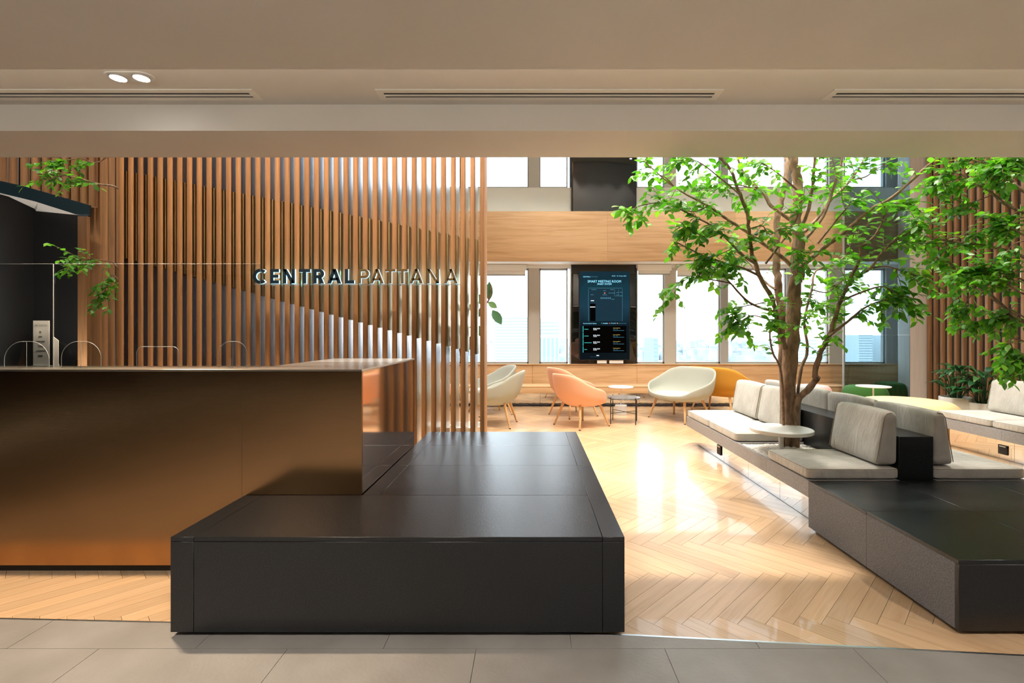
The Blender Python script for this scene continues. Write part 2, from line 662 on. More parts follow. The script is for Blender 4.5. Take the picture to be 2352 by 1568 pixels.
planks = []
for i in range(-140, 140):
    for j in range(-16, 24):
        ox, oy = i * PW + j * PL, i * PW - j * PL
        for kind_, (x0, x1, y0, y1) in (('h', (0, PL, 0, PW)), ('v', (PL, PL + PW, W0 if False else PW - PL, PW))):
            cx_, cy_ = rot((ox + (x0 + x1) / 2, oy + (y0 + y1) / 2))
            cx_ += OFF[0]
            cy_ += OFF[1]
            if not (-4.6 < cx_ < 8.2 and 1.5 < cy_ < 9.30): continue
            yb, sl = ybound(cx_)
            if cy_ < yb - .4: continue
            planks.append((cx_, cy_, R45 + (0 if kind_ == 'h' else PI / 2), yb, sl))

g = .0009
HL, HW = PL / 2 - g, PW / 2 - g


def plank_poly(cx_, cy_, a, yb, sl):
    c, s = math.cos(a), math.sin(a)
    poly = [(cx_ + x * c - y * s, cy_ + x * s + y * c) for x, y in ((-HL, -HW), (HL, -HW), (HL, HW), (-HL, HW))]
    near = cy_ < yb + .5
    if near:
        poly = clip(poly, -sl, 1.0, yb - sl * cx_ + .004)
    return poly, near and len(poly) >= 3 and poly


def plank_mesh(polys, name, mname, uvs, rnd=None):
    mb = MB()
    uvl, rl = [], []
    for k, (poly, (cx_, cy_, a)) in enumerate(zip(polys, uvs)):
        mb.prism_z(poly, -PT, 0)
    me = bpy.data.meshes.new(name)
    me.from_pydata(mb.v, [], mb.f)
    ul = me.uv_layers.new(name='UVMap')
    owner = []
    for k, poly in enumerate(polys):
        owner += [k] * (len(poly) * 2)
    for lp in me.loops:
        v = me.vertices[lp.vertex_index].co
        cx_, cy_, a = uvs[owner[lp.vertex_index]]
        dx, dy = v.x - cx_, v.y - cy_
        ul.data[lp.index].uv = (dx * math.cos(a) + dy * math.sin(a), -dx * math.sin(a) + dy * math.cos(a))
    if rnd:
        at = me.attributes.new('rnd', 'FLOAT', 'POINT')
        at.data.foreach_set('value', [rnd[owner[i]] for i in range(len(me.vertices))])
    me.materials.append(M[mname])
    return me


full = plank_mesh([[(-HL, -HW), (HL, -HW), (HL, HW), (-HL, HW)]], 'plank', 'oak_plank', [(0, 0, 0)])


def score(p):
    x, y = p[0], p[1]
    px, py = VX + F * x / y, VY + F * HC / y
    if not (-20 < px < 2372 and py < 1560) or hidden(x, y): return 0
    return 1.0 / y ** 3


planks.sort(key=score, reverse=True)
rest, n_ind = [], 0
for p in planks:
    cx_, cy_, a, yb, sl = p
    poly, touched = plank_poly(cx_, cy_, a, yb, sl)
    if len(poly) < 3: continue
    ar = abs(sum(poly[i][0] * poly[(i + 1) % len(poly)][1] - poly[(i + 1) % len(poly)][0] * poly[i][1] for i in range(len(poly)))) / 2
    if ar < .00002: continue
    if n_ind < 295 and score(p) > 0:
        n_ind += 1
        if len(poly) == 4 and ar > 4 * HL * HW * .999:
            o = bpy.data.objects.new('plank', full)
            o.location = (cx_, cy_, 0)
            o.rotation_euler = (0, 0, a)
        else:
            o = bpy.data.objects.new('plank', plank_mesh([[(x - cx_, y - cy_) for x, y in poly]], 'plank', 'oak_plank', [(0, 0, a)]))
            o.location = (cx_, cy_, 0)
        link(o, floor)
    else:
        rest.append((poly, (cx_, cy_, a)))
me = plank_mesh([r[0] for r in rest], 'parquet', 'oak_plank_far', [r[1] for r in rest], [random.random() for _ in rest])
o = link(bpy.data.objects.new('parquet', me), floor)
o['kind'] = 'stuff'
o['label'] = 'remaining herringbone oak planks of the floor'

# stone tiles
tg = .0012
TX = .815
rows = [(2.092, 3.0, -.640)] + [(2.092 - .815 * (k + 1), 2.092 - .815 * k, -1.868 + (.4 * k if k else 0)) for k in range(8)]
for (y0, y1, xs) in rows:
    k0 = int((-7.1 - xs) / TX)
    for k in range(k0, 14):
        x0, x1 = xs + k * TX, xs + (k + 1) * TX
        if x0 < -5.2 or x1 > 5.4: continue
        if y1 < 0 and (abs(x0) > 4): continue
        poly = [(x0 + tg, y0 + tg), (x1 - tg, y0 + tg), (x1 - tg, y1 - tg), (x0 + tg, y1 - tg)]
        if y1 > 2.0:
            xm = (x0 + x1) / 2
            yb, sl = ybound(xm)
            poly = clip(poly, sl, -1.0, -(yb - sl * xm) + .004)
            if len(poly) < 3: continue
        MB().prism_z(poly, -.012, 0).build('tile', 'stone_tile', floor)
# metal strip between wood and stone
mb = MB()
for (a, ya), (c, yc) in zip(BND, BND[1:]):
    mb.prism_z([(a, ya - .006), (c, yc - .006), (c, yc + .005), (a, ya + .005)], -.012, .001)
mb.build('edge_strip', 'alu_trim', floor)

# ------------------------------------------------------------------ ceilings, beams, outer walls
ceil = MB()
ceil.box(-7.2, 9.0, -5.0, 2.45, Z_S, Z_R + .02)
ceil.box(-7.2, 9.0, 2.45, 3.19, Z_R, Z_R + .02)
tag(ceil.build('ceiling', 'plaster'), 'beige plaster ceiling of the entrance with a raised slot', kind='structure')
tag(box('trim_1', 'plaster', -7.2, 9.0, 3.19, 3.67, Z_S, Z_R + .3), 'beige plaster beam running across the whole room', kind='structure')
tag(box('wall_front', 'plaster', -7.2, 9.0, 3.3, 3.62, Z_R + .3, Z_A), 'plaster wall above the beam', kind='structure')
tag(box('ceiling', 'plaster_white', -7.2, 9.0, 3.3, 9.9, Z_A, Z_A + .1), 'white ceiling high above the lounge', kind='structure')
tag(box('wall_left', 'charcoal_wall', -7.4, -7.2, -5.0, 9.9, 0, Z_A), 'dark charcoal wall at the left of the room', kind='structure')
tag(box('wall_right', 'plaster_white', 9.0, 9.2, -5.0, 9.9, 0, Z_A), 'white plaster wall at the right of the room', kind='structure')
tag(box('wall_rear', 'rear_timber', -7.2, 9.0, -5.2, -5.0, 0, Z_S), 'dark timber wall behind the viewpoint', kind='structure')

# ------------------------------------------------------------------ back wall with windows
DW = 9.5
ZSILL, ZHEAD, ZSILL2 = ZZ(835, DW), ZZ(616, DW), ZZ(432, DW)
wb = MB()
wb.box(-7.2, 9.0, 9.46, 9.85, 0, ZSILL - .015)
wb.box(-7.2, 9.0, 9.06, 9.85, ZZ(600, 9.05) + .02, ZZ(486, 9.05) - .02)
wallb = tag(wb.build('wall_back', 'plaster_white'), 'window wall with oak clad ledge and oak clad band between two rows of windows', kind='structure')
ORG[wallb.name] = Vector((0, 0, 0))
# oak panels on the ledge and on the band
px_j = [700, 1000, 1223, 1463, 1680, 1949, 2200]
for a, c in zip(px_j, px_j[1:]):
    x0, x1 = XX(a, 9.42), XX(c, 9.42)
    box('panel', 'oak_panel', x0 + .002, x1 - .002, 9.42, 9.46, .0, ZSILL - .002, wallb, .002)
zb0, zb1 = ZZ(600, 9.03), ZZ(485, 9.03)
px_b = [560, 830, 1100, 1395, 1690, 1960, 2220]
for a, c in zip(px_b, px_b[1:]):
    box('panel', 'oak_panel', XX(a, 9.03) + .0008, XX(c, 9.03) - .0008, 9.03, 9.06, zb0, zb1, wallb, .001)
box('soffit', 'white_paint', -7.2, 9.0, 9.035, 9.46, zb0 - .0, zb0 + .02, wallb)
box('upstand', 'plaster_white', -7.2, 9.0, 9.46, 9.62, zb1 - .03, ZSILL2, wallb)
box('ledge_top', 'oak_panel', -7.2, 9.0, 9.40, 9.7, ZSILL - .015, ZSILL, wallb, .002)
box('head', 'white_paint', -7.2, 9.0, 9.46, 9.66, ZHEAD, zb0 + .02, wallb)

posts = [(560, 585, 'frame_beige'), (700, 716, 'frame_grey'), (905, 930, 'frame_beige'), (1058, 1070, 'frame_grey'), (1214, 1239, 'frame_beige'),
         (1304, 1462, None), (1526, 1551, 'frame_beige'), (1654, 1671, 'frame_grey'), (1806, 1818, 'frame_grey'),
         (1903, 1939, 'frame_beige'), (2033, 2060, 'frame_grey'), (2170, 2190, 'frame_beige')]
tn = 2
for a, c, mm in posts:
    if mm is None: continue
    o = MB().box(XX(a, DW), XX(c, DW), 9.47, 9.62, ZSILL - .01, ZHEAD + .01).box(XX(a, DW), XX(c, DW), 9.47, 9.62, ZSILL2, Z_A).build('trim_%d' % tn, mm)
    tag(o, 'window post between panes of the back wall', kind='structure')
    tn += 1
wn = 1
for (a0, a1, _), (b0, b1, _2) in zip(posts, posts[1:]):
    for z0, z1 in ((ZSILL, ZHEAD), (ZSILL2, Z_A)):
        x0, x1 = XX(a1, DW), XX(b0, DW)
        fr = MB()
        t_ = .035
        fr.box(x0, x1, 9.52, 9.58, z0, z0 + t_).box(x0, x1, 9.52, 9.58, z1 - t_, z1)
        fr.box(x0, x0 + t_ * .7, 9.52, 9.58, z0, z1).box(x1 - t_ * .7, x1, 9.52, 9.58, z0, z1)
        f_ = tag(fr.build('window_%d' % wn, 'frame_grey'), 'window in the back wall looking over the city', kind='structure')
        ORG[f_.name] = Vector((0, 0, 0))
        box('pane', 'window_glass', x0 + .01, x1 - .01, 9.545, 9.553, z0 + .01, z1 - .01, f_)
        wn += 1

# dark glass clad column and its meeting room display
xa, xb = XX(1312, 9.44), XX(1461, 9.44)
t = thing('column', 'column clad in glossy black glass between the windows', 'column', ((xa + xb) / 2, 9.5, 0))
box('core', 'charcoal_wall', xa - .02, xb + .02, 9.47, 9.7, ZSILL, Z_A, t)
box('glass_panel', 'black_glass', xa, xb, 9.44, 9.47, ZSILL + .003, zb0 - .005, t, .002)
box('glass_panel', 'black_glass', xa, xb, 9.40, 9.43, zb1 + .003, Z_A - .01, t, .002)
box('side_trim', 'alu_trim', xa - .03, xa - .004, 9.43, 9.47, ZSILL + .003, ZHEAD, t)

D_ = 9.36
sx0, sx1, sz0, sz1 = XX(1330, D_), XX(1447, D_), ZZ(827, D_), ZZ(622, D_)
scr = thing('display_screen', 'tall portrait display showing a smart meeting room schedule on the black column', 'display', ((sx0 + sx1) / 2, D_, sz0))
box('casing', 'black', sx0, sx1, D_, 9.435, sz0, sz1, scr, .004)
pic = box('picture', 'screen_glow', sx0 + .012, sx1 - .012, D_ - .004, D_ - .001, sz0 + .012, sz1 - .012, scr)


def flat_text(body, x, y, z, w_, h_, mname, parent, name='text', align='l', depth=.0015):
    cu = bpy.data.curves.new('text', 'FONT')
    cu.body = body
    cu.size = 1
    cu.resolution_u = 2
    ob = bpy.data.objects.new('text', cu)
    COL.objects.link(ob)
    dg = bpy.context.evaluated_depsgraph_get()
    me = bpy.data.meshes.new_from_object(ob.evaluated_get(dg))
    bpy.data.objects.remove(ob)
    xs = [v.co.x for v in me.vertices]
    ys = [v.co.y for v in me.vertices]
    mx_, mn_, my_, ny_ = max(xs), min(xs), max(ys), min(ys)
    org = ORG.get(parent.name, Vector((0, 0, 0)))
    sy_ = h_ / max(my_ - ny_, 1e-6)
    sx_ = w_ / max(mx_ - mn_, 1e-6)
    for v in me.vertices:
        v.co = Vector((x + (v.co.x - mn_) * sx_, y, z + (v.co.y - ny_) * sy_)) - org
    me.materials.clear()
    me.materials.append(M[mname])
    o = bpy.data.objects.new(name, me)
    link(o, parent)
    return o


YT = D_ - .0055


def S(px): return XX(1290 + px / 6.274, D_)      # from the enlarged view of the display


def T(py): return ZZ(600 + py / 6.272, D_)


def stext(body, x0, x1, y0, y1, mname):
    return flat_text(body, S(x0), YT, T(y1), S(x1) - S(x0), T(y0) - T(y1), mname, scr, 'screen_text')


def srect(x0, x1, y0, y1, mname, name='screen_block', y=YT + .0006):
    return box(name, mname, S(x0), S(x1), y, y + .0008, T(y1), T(y0), scr)


stext('CENTRAL', 308, 412, 214, 230, 'ink_cyan')
stext('PATTANA', 414, 520, 214, 230, 'ink_dim')
stext('09:33   Fri 15 Jan 2021', 724, 930, 204, 222, 'ink_cyan')
stext('SMART MEETING ROOM', 375, 855, 272, 306, 'ink_cyan')
stext('SMART SYSTEM', 514, 718, 315, 340, 'ink_cyan')
srect(388, 876, 384, 862, 'ink_plan', 'floor_plan', YT + .0012)
for r_ in ((384, 876, 384, 389), (384, 389, 400, 862), (872, 876, 400, 862), (760, 764, 400, 500), (764, 872, 500, 503), (820, 823, 400, 500)):
    srect(*r_, 'ink_dim', 'plan_line')
for (x0, x1, y0) in ((428, 500, 404), (700, 748, 404), (598, 640, 420), (415, 462, 478), (588, 652, 480), (672, 770, 452), (712, 762, 542), (785, 826, 446), (838, 872, 442), (785, 826, 482), (842, 872, 490)):
    srect(x0, x1, y0, y0 + 7, 'ink_dim', 'plan_label')
srect(420, 466, 562, 571, 'ink_white', 'plan_label')
srect(410, 484, 653, 662, 'ink_white', 'plan_label')
srect(612, 628, 450, 466, 'ink_red', 'plan_marker')
for k in range(6):
    srect(560 + k * 26, 578 + k * 26, 518, 540, 'ink_dim', 'plan_seat')
srect(408, 488, 610, 860, 'screen_black', 'plan_tower', YT + .0009)
stext('Current Room Status', 308, 502, 886, 902, 'ink_cyan')
stext('Available', 594, 668, 884, 900, 'ink_cyan')
stext('Occupied', 708, 784, 884, 900, 'ink_cyan')
stext('Reserved', 822, 928, 884, 900, 'ink_dim')
srect(572, 582, 886, 898, 'ink_teal', 'status_dot')
srect(686, 696, 886, 898, 'ink_red', 'status_dot')
srect(800, 810, 886, 898, 'ink_yellow', 'status_dot')
srect(304, 932, 930, 1316, 'screen_black', 'table', YT + .0012)
for k, rend in enumerate((385, 388, 432, 366)):
    y = 932 + k * 97
    srect(304, 314, y, y + 90, 'ink_teal', 'row_bar')
    srect(326, rend, y + 42, y + 50, 'ink_teal', 'room_label')
    stext('09:00-10:00', 455, 550, y + 28, y + 44, 'ink_white')
    stext('Available', 455, 508, y + 48, y + 59, 'ink_white')
    stext('Upcoming Event', 742, 844, y + 23, y + 36, 'ink_yellow')
    stext('10:00 - 11:00', 742, 808, y + 42, y + 52, 'ink_dim')
    srect(742, 900, y + 61, y + 66, 'ink_dim', 'event_line')
srect(502, 538, 1350, 1360, 'ink_white', 'home_bar')
srect(408, 540, 1370, 1380, 'ink_plan', 'home_bar')
MB().box(S(515), S(650), D_ + .01, 9.43, T(1470), T(1418)).build('reflection_box', 'white_paint', scr)  # white boxes drawn in place of reflections on the black glass
MB().box(S(690), S(890), D_ + .01, 9.43, T(1470), T(1418)).build('reflection_box', 'white_paint', scr)

# roller blinds
for a, c, yy, lab in ((1070, 1209, 632, 'white roller blind rolled up above the window beside the slat screen'),
                      (1463, 1541, 630, 'white roller blind rolled up just right of the tall display'),
                      (1553, 1655, 634, 'white roller blind rolled up above the window left of the tree')):
    x0, x1 = XX(a, 9.44), XX(c, 9.44)
    t = thing('roller_blind', lab, 'blind', ((x0 + x1) / 2, 9.44, ZZ(yy, 9.44)), group='roller blinds on the back windows')
    box('cassette', 'white_paint', x0, x1, 9.38, 9.455, ZZ(622, 9.44), zb0 - .004, t, .006)
    box('fabric', 'white_paint', x0 + .02, x1 - .02, 9.425, 9.43, ZZ(yy, 9.44), ZZ(622, 9.44), t)
    MB().tube([(x0 + .02, 9.427, ZZ(yy, 9.44)), (x1 - .02, 9.427, ZZ(yy, 9.44))], .012).build('bottom_rail', 'frame_grey', t, smooth=True)

# oak bench running under the windows
x0, x1 = -4.6, XX(1949, 9.0)
t = thing('wall_bench', 'long oak bench fixed under the windows over a mirrored recess', 'bench', (0, 9.1, 0))
box('seat', 'oak_panel', x0, x1, 8.93, 9.415, ZZ(886, 8.93) - .03, ZZ(886, 8.93), t, .003)
box('fascia', 'oak_panel', x0, x1, 8.935, 8.965, ZZ(903, 8.93), ZZ(886, 8.93) - .031, t, .002)
for k in range(11):
    a = x0 + k * (x1 - x0) / 11
    box('mirror_panel', 'mirror', a + .002, a + (x1 - x0) / 11 - .002, 9.30, 9.32, .004, ZZ(903, 8.93), t)

# tinted glass partition and slat wall on the right
DG = 8.7
gx0, gx1 = XX(1939, DG), XX(2090, DG)
t = thing('glass_partition', 'tall smoked glass partition beside the pale timber wall end', 'partition', ((gx0 + gx1) / 2, DG, 0))
zs_ = ZZ(769, DG)
box('pane', 'tinted_glass', gx0, gx1, DG, DG + .012, .003, zs_ - .002, t)
box('pane', 'tinted_glass', gx0, gx1, DG, DG + .012, zs_ + .002, Z_A - .01, t)
box('edge_channel', 'frame_grey', gx0 - .02, gx0, DG - .01, DG + .02, .003, Z_A - .01, t)
XW = XX(2122, DG)
tag(box('wall_right', 'charcoal_wall', XW + .055, XW + .2, 4.6, DG + .28, 0, Z_A), 'dark wall behind the timber slats on the right', kind='structure')
tag(box('trim_20', 'oak_pale_panel', gx1, XW + .054, DG, DG + .28, 0, Z_A), 'pale timber wall end beside the slat wall', kind='structure')
t = thing('slat_wall', 'wall of rounded brown timber slats at the right of the lounge', 'slat wall', (XW, 7.0, 0))
for k in range(28):
    y = 8.62 - k * .138
    prof = [(XW + .054, y - .033), (XW + .03, y - .033), (XW + .008, y - .022), (XW, y), (XW + .008, y + .022), (XW + .03, y + .033), (XW + .054, y + .033)]
    s_ = MB().prism_z(prof[::-1], .002, Z_A - .01).build('slat', 'oak_dark_slat', t, smooth=True)
    yy = 500 + 40 * math.sin(k * .55)
    za, zb = 2.1 + .35 * math.sin(k * .3), 3.5 + .3 * math.sin(k * .3 + .6)
    if k % 2 == 0:
        MB().box(XW + .03, XW + .053, y + .036, y + .055, za, zb).build('fin', 'bronze_fin', s_)

# ------------------------------------------------------------------ slat screen with the sign
DS = 4.66
NS = 38
t = thing('slat_screen', 'tall screen of oak slats with steel and bronze fins carrying the sign', 'screen', (XX(700, DS), DS, 0))
for k in range(NS):
    xc = XX(275.3 + 22.5 * k, DS)
    hw = .0235
    prof = [(xc - hw, DS + .25), (xc - hw, DS + .012), (xc - hw * .75, DS + .003), (xc - hw * .3, DS), (xc + hw * .3, DS), (xc + hw * .75, DS + .003), (xc + hw, DS + .012), (xc + hw, DS + .02), (xc + .008, DS + .02), (xc + .008, DS + .25)]
    last = k == NS - 1
    if last:
        prof = prof[:-3] + [(xc + hw, DS + .25)]
    s_ = MB().prism_z(prof, .002, Z_A - .01).build('slat', 'oak_slat', t, smooth=True)
    u = k / (NS - 1)
    pxk = 285 + 810 * u
    zt = ZZ(398 + 158 * u, DS + .1)
    zb = ZZ(595 + 224 * u, DS + .1)
    if last: continue
    y0, y1 = DS + .021, DS + .25
    MB().box(xc + .0082, xc + .0232, y0, y1, zt + .001, Z_A - .01).build('steel_fin', 'steel_fin', s_)
    MB().box(xc + .0082, xc + .041, y0 + .012, y1 - .06, zb + .001, zt).build('bronze_fin', 'bronze_fin', s_)
    MB().box(xc + .0082, xc + .0232, y0, y1, .002, zb).build('steel_fin', 'steel_fin', s_)

# sign letters, drawn as strokes in a 1-high cell
def ring(cx_, cz, ro, ri, a0, a1, n=14):
    out = []
    for k in range(n):
        t0, t1 = a0 + (a1 - a0) * k / n, a0 + (a1 - a0) * (k + 1) / n
        out.append([(cx_ + ri * math.cos(t0), cz + ri * math.sin(t0)), (cx_ + ro * math.cos(t0), cz + ro * math.sin(t0)),
                    (cx_ + ro * math.cos(t1), cz + ro * math.sin(t1)), (cx_ + ri * math.cos(t1), cz + ri * math.sin(t1))])
    return out


def glyph(ch, s, w_):
    r_ = lambda a, c, e, f: [(a, e), (c, e), (c, f), (a, f)]
    if ch == 'E': return [r_(0, s, 0, 1), r_(s, w_, 0, s), r_(s, w_ * .93, .5 - s / 2, .5 + s / 2), r_(s, w_, 1 - s, 1)]
    if ch == 'L': return [r_(0, s, 0, 1), r_(s, w_, 0, s)]
    if ch == 'T': return [r_(0, w_, 1 - s, 1), r_(w_ / 2 - s / 2, w_ / 2 + s / 2, 0, 1 - s)]
    if ch == 'N': return [r_(0, s, 0, 1), r_(w_ - s, w_, 0, 1), [(s, 1 - s * .9), (s, 1), (s * .75, 1), (w_ - s, s * .0), (w_ - s, 0), (w_ - s * .75, 0)][0:0] or [(s * .0, 1), (w_ - s * 1.15, 0), (w_, 0), (s * 1.15, 1)]]
    if ch == 'A':
        h = s * 1.12
        return [[(0, 0), (h, 0), (w_ / 2 + h * .5, 1), (w_ / 2 - h * .5, 1)], [(w_ - h, 0), (w_, 0), (w_ / 2 + h * .5, 1), (w_ / 2 - h * .5, 1)],
                r_(w_ * .22, w_ * .78, .2, .2 + s * .9)]
    if ch in 'PR':
        zc, ro = .68, .32
        out = [r_(0, s, 0, 1), r_(s, w_ - ro, 1 - s, 1), r_(s, w_ - ro, zc - ro, zc - ro + s)] + ring(w_ - ro, zc, ro, ro - s, -PI / 2, PI / 2)
        if ch == 'R': out.append([(w_ - s * 1.25, 0), (w_, 0), (w_ * .58 + s * .6, zc - ro + s * .3), (w_ * .58 - s * .6, zc - ro + s * .3)])
        return out
    if ch == 'C':
        return ring(.5, .5, .52, .52 - s, math.radians(48), math.radians(312), 26)
    return []


DL = DS - .075
sign = thing('sign', 'backlit lettering reading CENTRALPATTANA in navy and bronze on the slat screen', 'sign', (XX(815, DL), DL, ZZ(651, DL)))
zl0, zl1 = ZZ(650.8, DL), ZZ(617.6, DL)
LH = zl1 - zl0
spans = [('C', 95, 245), ('E', 272, 363), ('N', 405, 528), ('T', 572, 688), ('R', 722, 832), ('A', 868, 1010), ('L', 1050, 1145),
         ('P', 1190, 1300), ('A', 1310, 1452), ('T', 1467, 1575), ('T', 1592, 1702), ('A', 1720, 1860), ('N', 1903, 2028), ('A', 2080, 2222)]
for k, (ch, a, c) in enumerate(spans):
    x0, x1 = XX(560 + a / 4.523, DL), XX(560 + c / 4.523, DL)
    s = .215 if k < 7 else .175
    w_ = (x1 - x0) / LH
    polys = glyph(ch, s, w_)
    cap, body_ = MB(), MB()
    for p in polys:
        q = [(x0 + x * LH, zl0 + z * LH) for x, z in p]
        area = sum(q[i][0] * q[(i + 1) % len(q)][1] - q[(i + 1) % len(q)][0] * q[i][1] for i in range(len(q)))
        if area < 0: q = q[::-1]
        cap.prism_y(q, DL, DL + .006)
        body_.prism_y(q, DL + .0061, DL + .027)
    l_ = cap.build('letter', 'letter_navy' if k < 7 else 'letter_bronze', sign)
    body_.build('lit_edge', 'letter_glow', l_)
box('rail', 'acrylic_edge', XX(578, DL), XX(1056, DL), DL + .036, DL + .042, zl0 - .008, zl0 - .004, sign)
for k in range(12):
    xk = XX(620 + 37 * k, DL)
    box('bracket', 'acrylic_edge', xk - .006, xk + .006, DL + .035, DS - .001, zl0 - .014, zl0 - .009, sign)

# ------------------------------------------------------------------ stair at the far left
DT = 5.6
st = thing('staircase', 'underside of a rising stair with dark steel stringer at far left', 'staircase', (XX(90, DT), DT + .6, 0))
zz = lambda y: ZZ(y, DT)
xx = lambda x: XX(x, DT)
top = [(-180, 372), (0, 416), (53, 427), (130, 449), (206, 471)]
bot = [(206, 493), (178, 493), (83, 463), (0, 443), (-180, 399)]
poly = [(xx(x), zz(y)) for x, y in bot[::-1]] + [(xx(x), zz(y)) for x, y in top[::-1]]
MB().prism_y(poly, DT - .03, DT + .02).build('stringer', 'steel_blue', st)
mb = MB()
fr_ = [(xx(x), zz(y)) for x, y in bot[1:]]
zb_ = ZZ(493, 7.0)
for (xa_, za_), (xb_, zb2) in zip(fr_, fr_[1:]):
    xs_a, xs_b = max(-7.19, xa_ * 7.0 / DT), max(-7.19, xb_ * 7.0 / DT)
    b0 = len(mb.v)
    mb.add([(xa_, DT + .021, za_), (xb_, DT + .021, zb2), (xs_b, 7.0, zb_ + (zb2 - zz(493)) * .35), (xs_a, 7.0, zb_ + (za_ - zz(493)) * .35),
            (xa_, DT + .021, za_ + .1), (xb_, DT + .021, zb2 + .1), (xs_b, 7.0, zb_ + .2), (xs_a, 7.0, zb_ + .2)],
           [(0, 1, 2, 3), (7, 6, 5, 4), (0, 4, 5, 1), (1, 5, 6, 2), (2, 6, 7, 3), (3, 7, 4, 0)])
mb.build('soffit', 'plaster', st)
tag(box('wall_stair', 'charcoal_wall', -7.2, XX(180, 7.0), 7.0, 7.15, 0, 4.2), 'black wall with a flush door under the stair', kind='structure')
tag(box('door_1', 'charcoal_wall', XX(-90, 6.99), XX(62, 6.99), 6.982, 6.998, .01, ZZ(524, 6.99)), 'flush black door under the stair', kind='structure')
sp_ = thing('stair_screen', 'curved screen of thick round timber poles around the stair at far left', 'screen', (XX(200, DT), DT, 0))
poles = [(-36, 406), (-11, 412), (13, 419), (40, 424), (65, 431), (90, 439), (113, 445), (136, 452), (158, 459), (179, 465), (199, 471)]
for pxp, yb_ in poles:
    xc = xx(pxp)
    MB().lathe([(.041, zz(yb_) + .002), (.041, Z_A - .01)], (xc, DT + .085, 0), 20).build('pole', 'oak_pole', sp_, smooth=True)
box('board', 'oak_pole', XX(178, 6.4), XX(200, 6.4), 6.4, 6.46, .002, ZZ(493, 6.4) - .02, sp_, .004)
box('board', 'oak_pole', XX(206, 5.75), XX(230, 5.75), 5.75, 5.80, .002, Z_A - .01, sp_, .008)
for pxp, d_ in ((241, 5.68), (257, 5.55), (274, 5.5), (290, 5.5), (306, 5.5), (322, 5.5)):
    MB().lathe([(.029, .002), (.029, Z_A - .01)], (XX(pxp, d_), d_, 0), 18).build('pole', 'oak_pole', sp_, smooth=True)
tag(box('wall_inner', 'charcoal_wall', -5.95, XX(600, 6.5), 6.5, 6.6, 0, Z_A), 'dark wall behind the left part of the slat screen', kind='structure')

ul = thing('added_uplight', 'added unseen uplight behind the desk, brightening the stair soffit', 'uplight', (-6.0, 6.0, 0))
MB().lathe([(.06, .0005), (.06, .09), (.052, .10)], (-6.0, 6.0, 0), 24).build('housing', 'black', ul, smooth=True)
MB().lathe([(.048, .1002), (.048, .104)], (-6.0, 6.0, 0), 24).build('lens', 'lamp_glow', ul, smooth=True)
spot((-6.0, 6.0, .12), (-6.1, 6.1, 3), 70, 110, NEUT, .04, .6)  # added upward light for the stair soffit, fitting made up

# ------------------------------------------------------------------ ceiling vents and spot
def vent(x0, x1, lab):
    y0, y1 = 2.985, 3.115
    t = thing('ceiling_vent', lab, 'vent', ((x0 + x1) / 2, 3.05, Z_R), group='linear ceiling vents')
    z0, z1 = Z_R - .008, Z_R - .0005
    fr = MB()
    fr.box(x0, x1, y0, y0 + .036, z0, z1).box(x0, x1, y1 - .022, y1, z0, z1)
    fr.box(x0, x0 + .04, y0 + .036, y1 - .022, z0, z1).box(x1 - .04, x1, y0 + .036, y1 - .022, z0, z1)
    fr.build('frame', 'vent_white', t)
    box('slot', 'black', x0 + .04, x1 - .04, y0 + .036, y1 - .022, Z_R - .003, Z_R - .0006, t)
    box('blade', 'vent_white', x0 + .04, x1 - .04, 3.049, 3.064, z0, Z_R - .0031, t)
    box('blade', 'vent_white', x0 + .04, x1 - .04, 3.085, 3.089, z0, Z_R - .0031, t)


vent(-3.9, -1.725, 'long slot vent in the ceiling above the reception desk')
vent(-.965, 1.19, 'long slot vent in the middle of the ceiling')
vent(1.872, 4.0, 'long slot vent in the ceiling at the right, cut by the picture edge')

LX, LY = -2.352, 2.835
t = thing('recessed_spotlight', 'twin recessed ceiling spotlight, switched on', 'spotlight', (LX, LY, Z_R))
pts = []
for sx_, a0 in ((.085, -PI / 2), (-.085, PI / 2)):
    for k in range(9):
        a = a0 + PI * k / 8
        pts.append((LX + sx_ + .052 * math.cos(a), LY + .052 * math.sin(a)))
MB().prism_z(pts, Z_R - .007, Z_R - .0005).build('trim_plate', 'white_paint', t)
for s_ in (-1, 1):
    c = MB().lathe([(.046, -.016), (.046, -.0072)], (LX + s_ * .068, LY, Z_R), 24).build('lamp_ring', 'alu_trim', t, smooth=True)
    MB().lathe([(.001, -.021), (.026, -.0205), (.040, -.0165)], (LX + s_ * .068, LY, Z_R), 24).build('lamp_lens', 'lamp_glow', c, smooth=True)
    spot((LX + s_ * .068, LY - .06, Z_R - .03), (LX + s_ * .068 + .1, LY - .25, 0), 95, 84, WARM, .03, .5)

for i, (x, y) in enumerate(ATRIUM_LAMPS + WASH_LAMPS):
    t = thing('downlight', 'round downlight in the high lounge ceiling', 'downlight', (x, y, Z_A), group='downlights of the high lounge ceiling')
    MB().lathe([(.15, -.02), (.15, -.0005)], (x, y, Z_A), 24).build('trim_ring', 'white_paint', t, smooth=True)
    MB().lathe([(.11, -.024), (.11, -.0205)], (x, y, Z_A), 24).build('lens', 'lamp_glow', t, smooth=True)
for i, (x, y) in enumerate(HALL_LAMPS):
    t = thing('downlight', 'round downlight in the low entrance ceiling', 'downlight', (x, y, Z_S), group='downlights of the low entrance ceiling')
    MB().lathe([(.07, -.012), (.07, -.0005)], (x, y, Z_S), 24).build('trim_ring', 'white_paint', t, smooth=True)
    MB().lathe([(.05, -.015), (.05, -.0125)], (x, y, Z_S), 24).build('lens', 'lamp_glow', t, smooth=True)

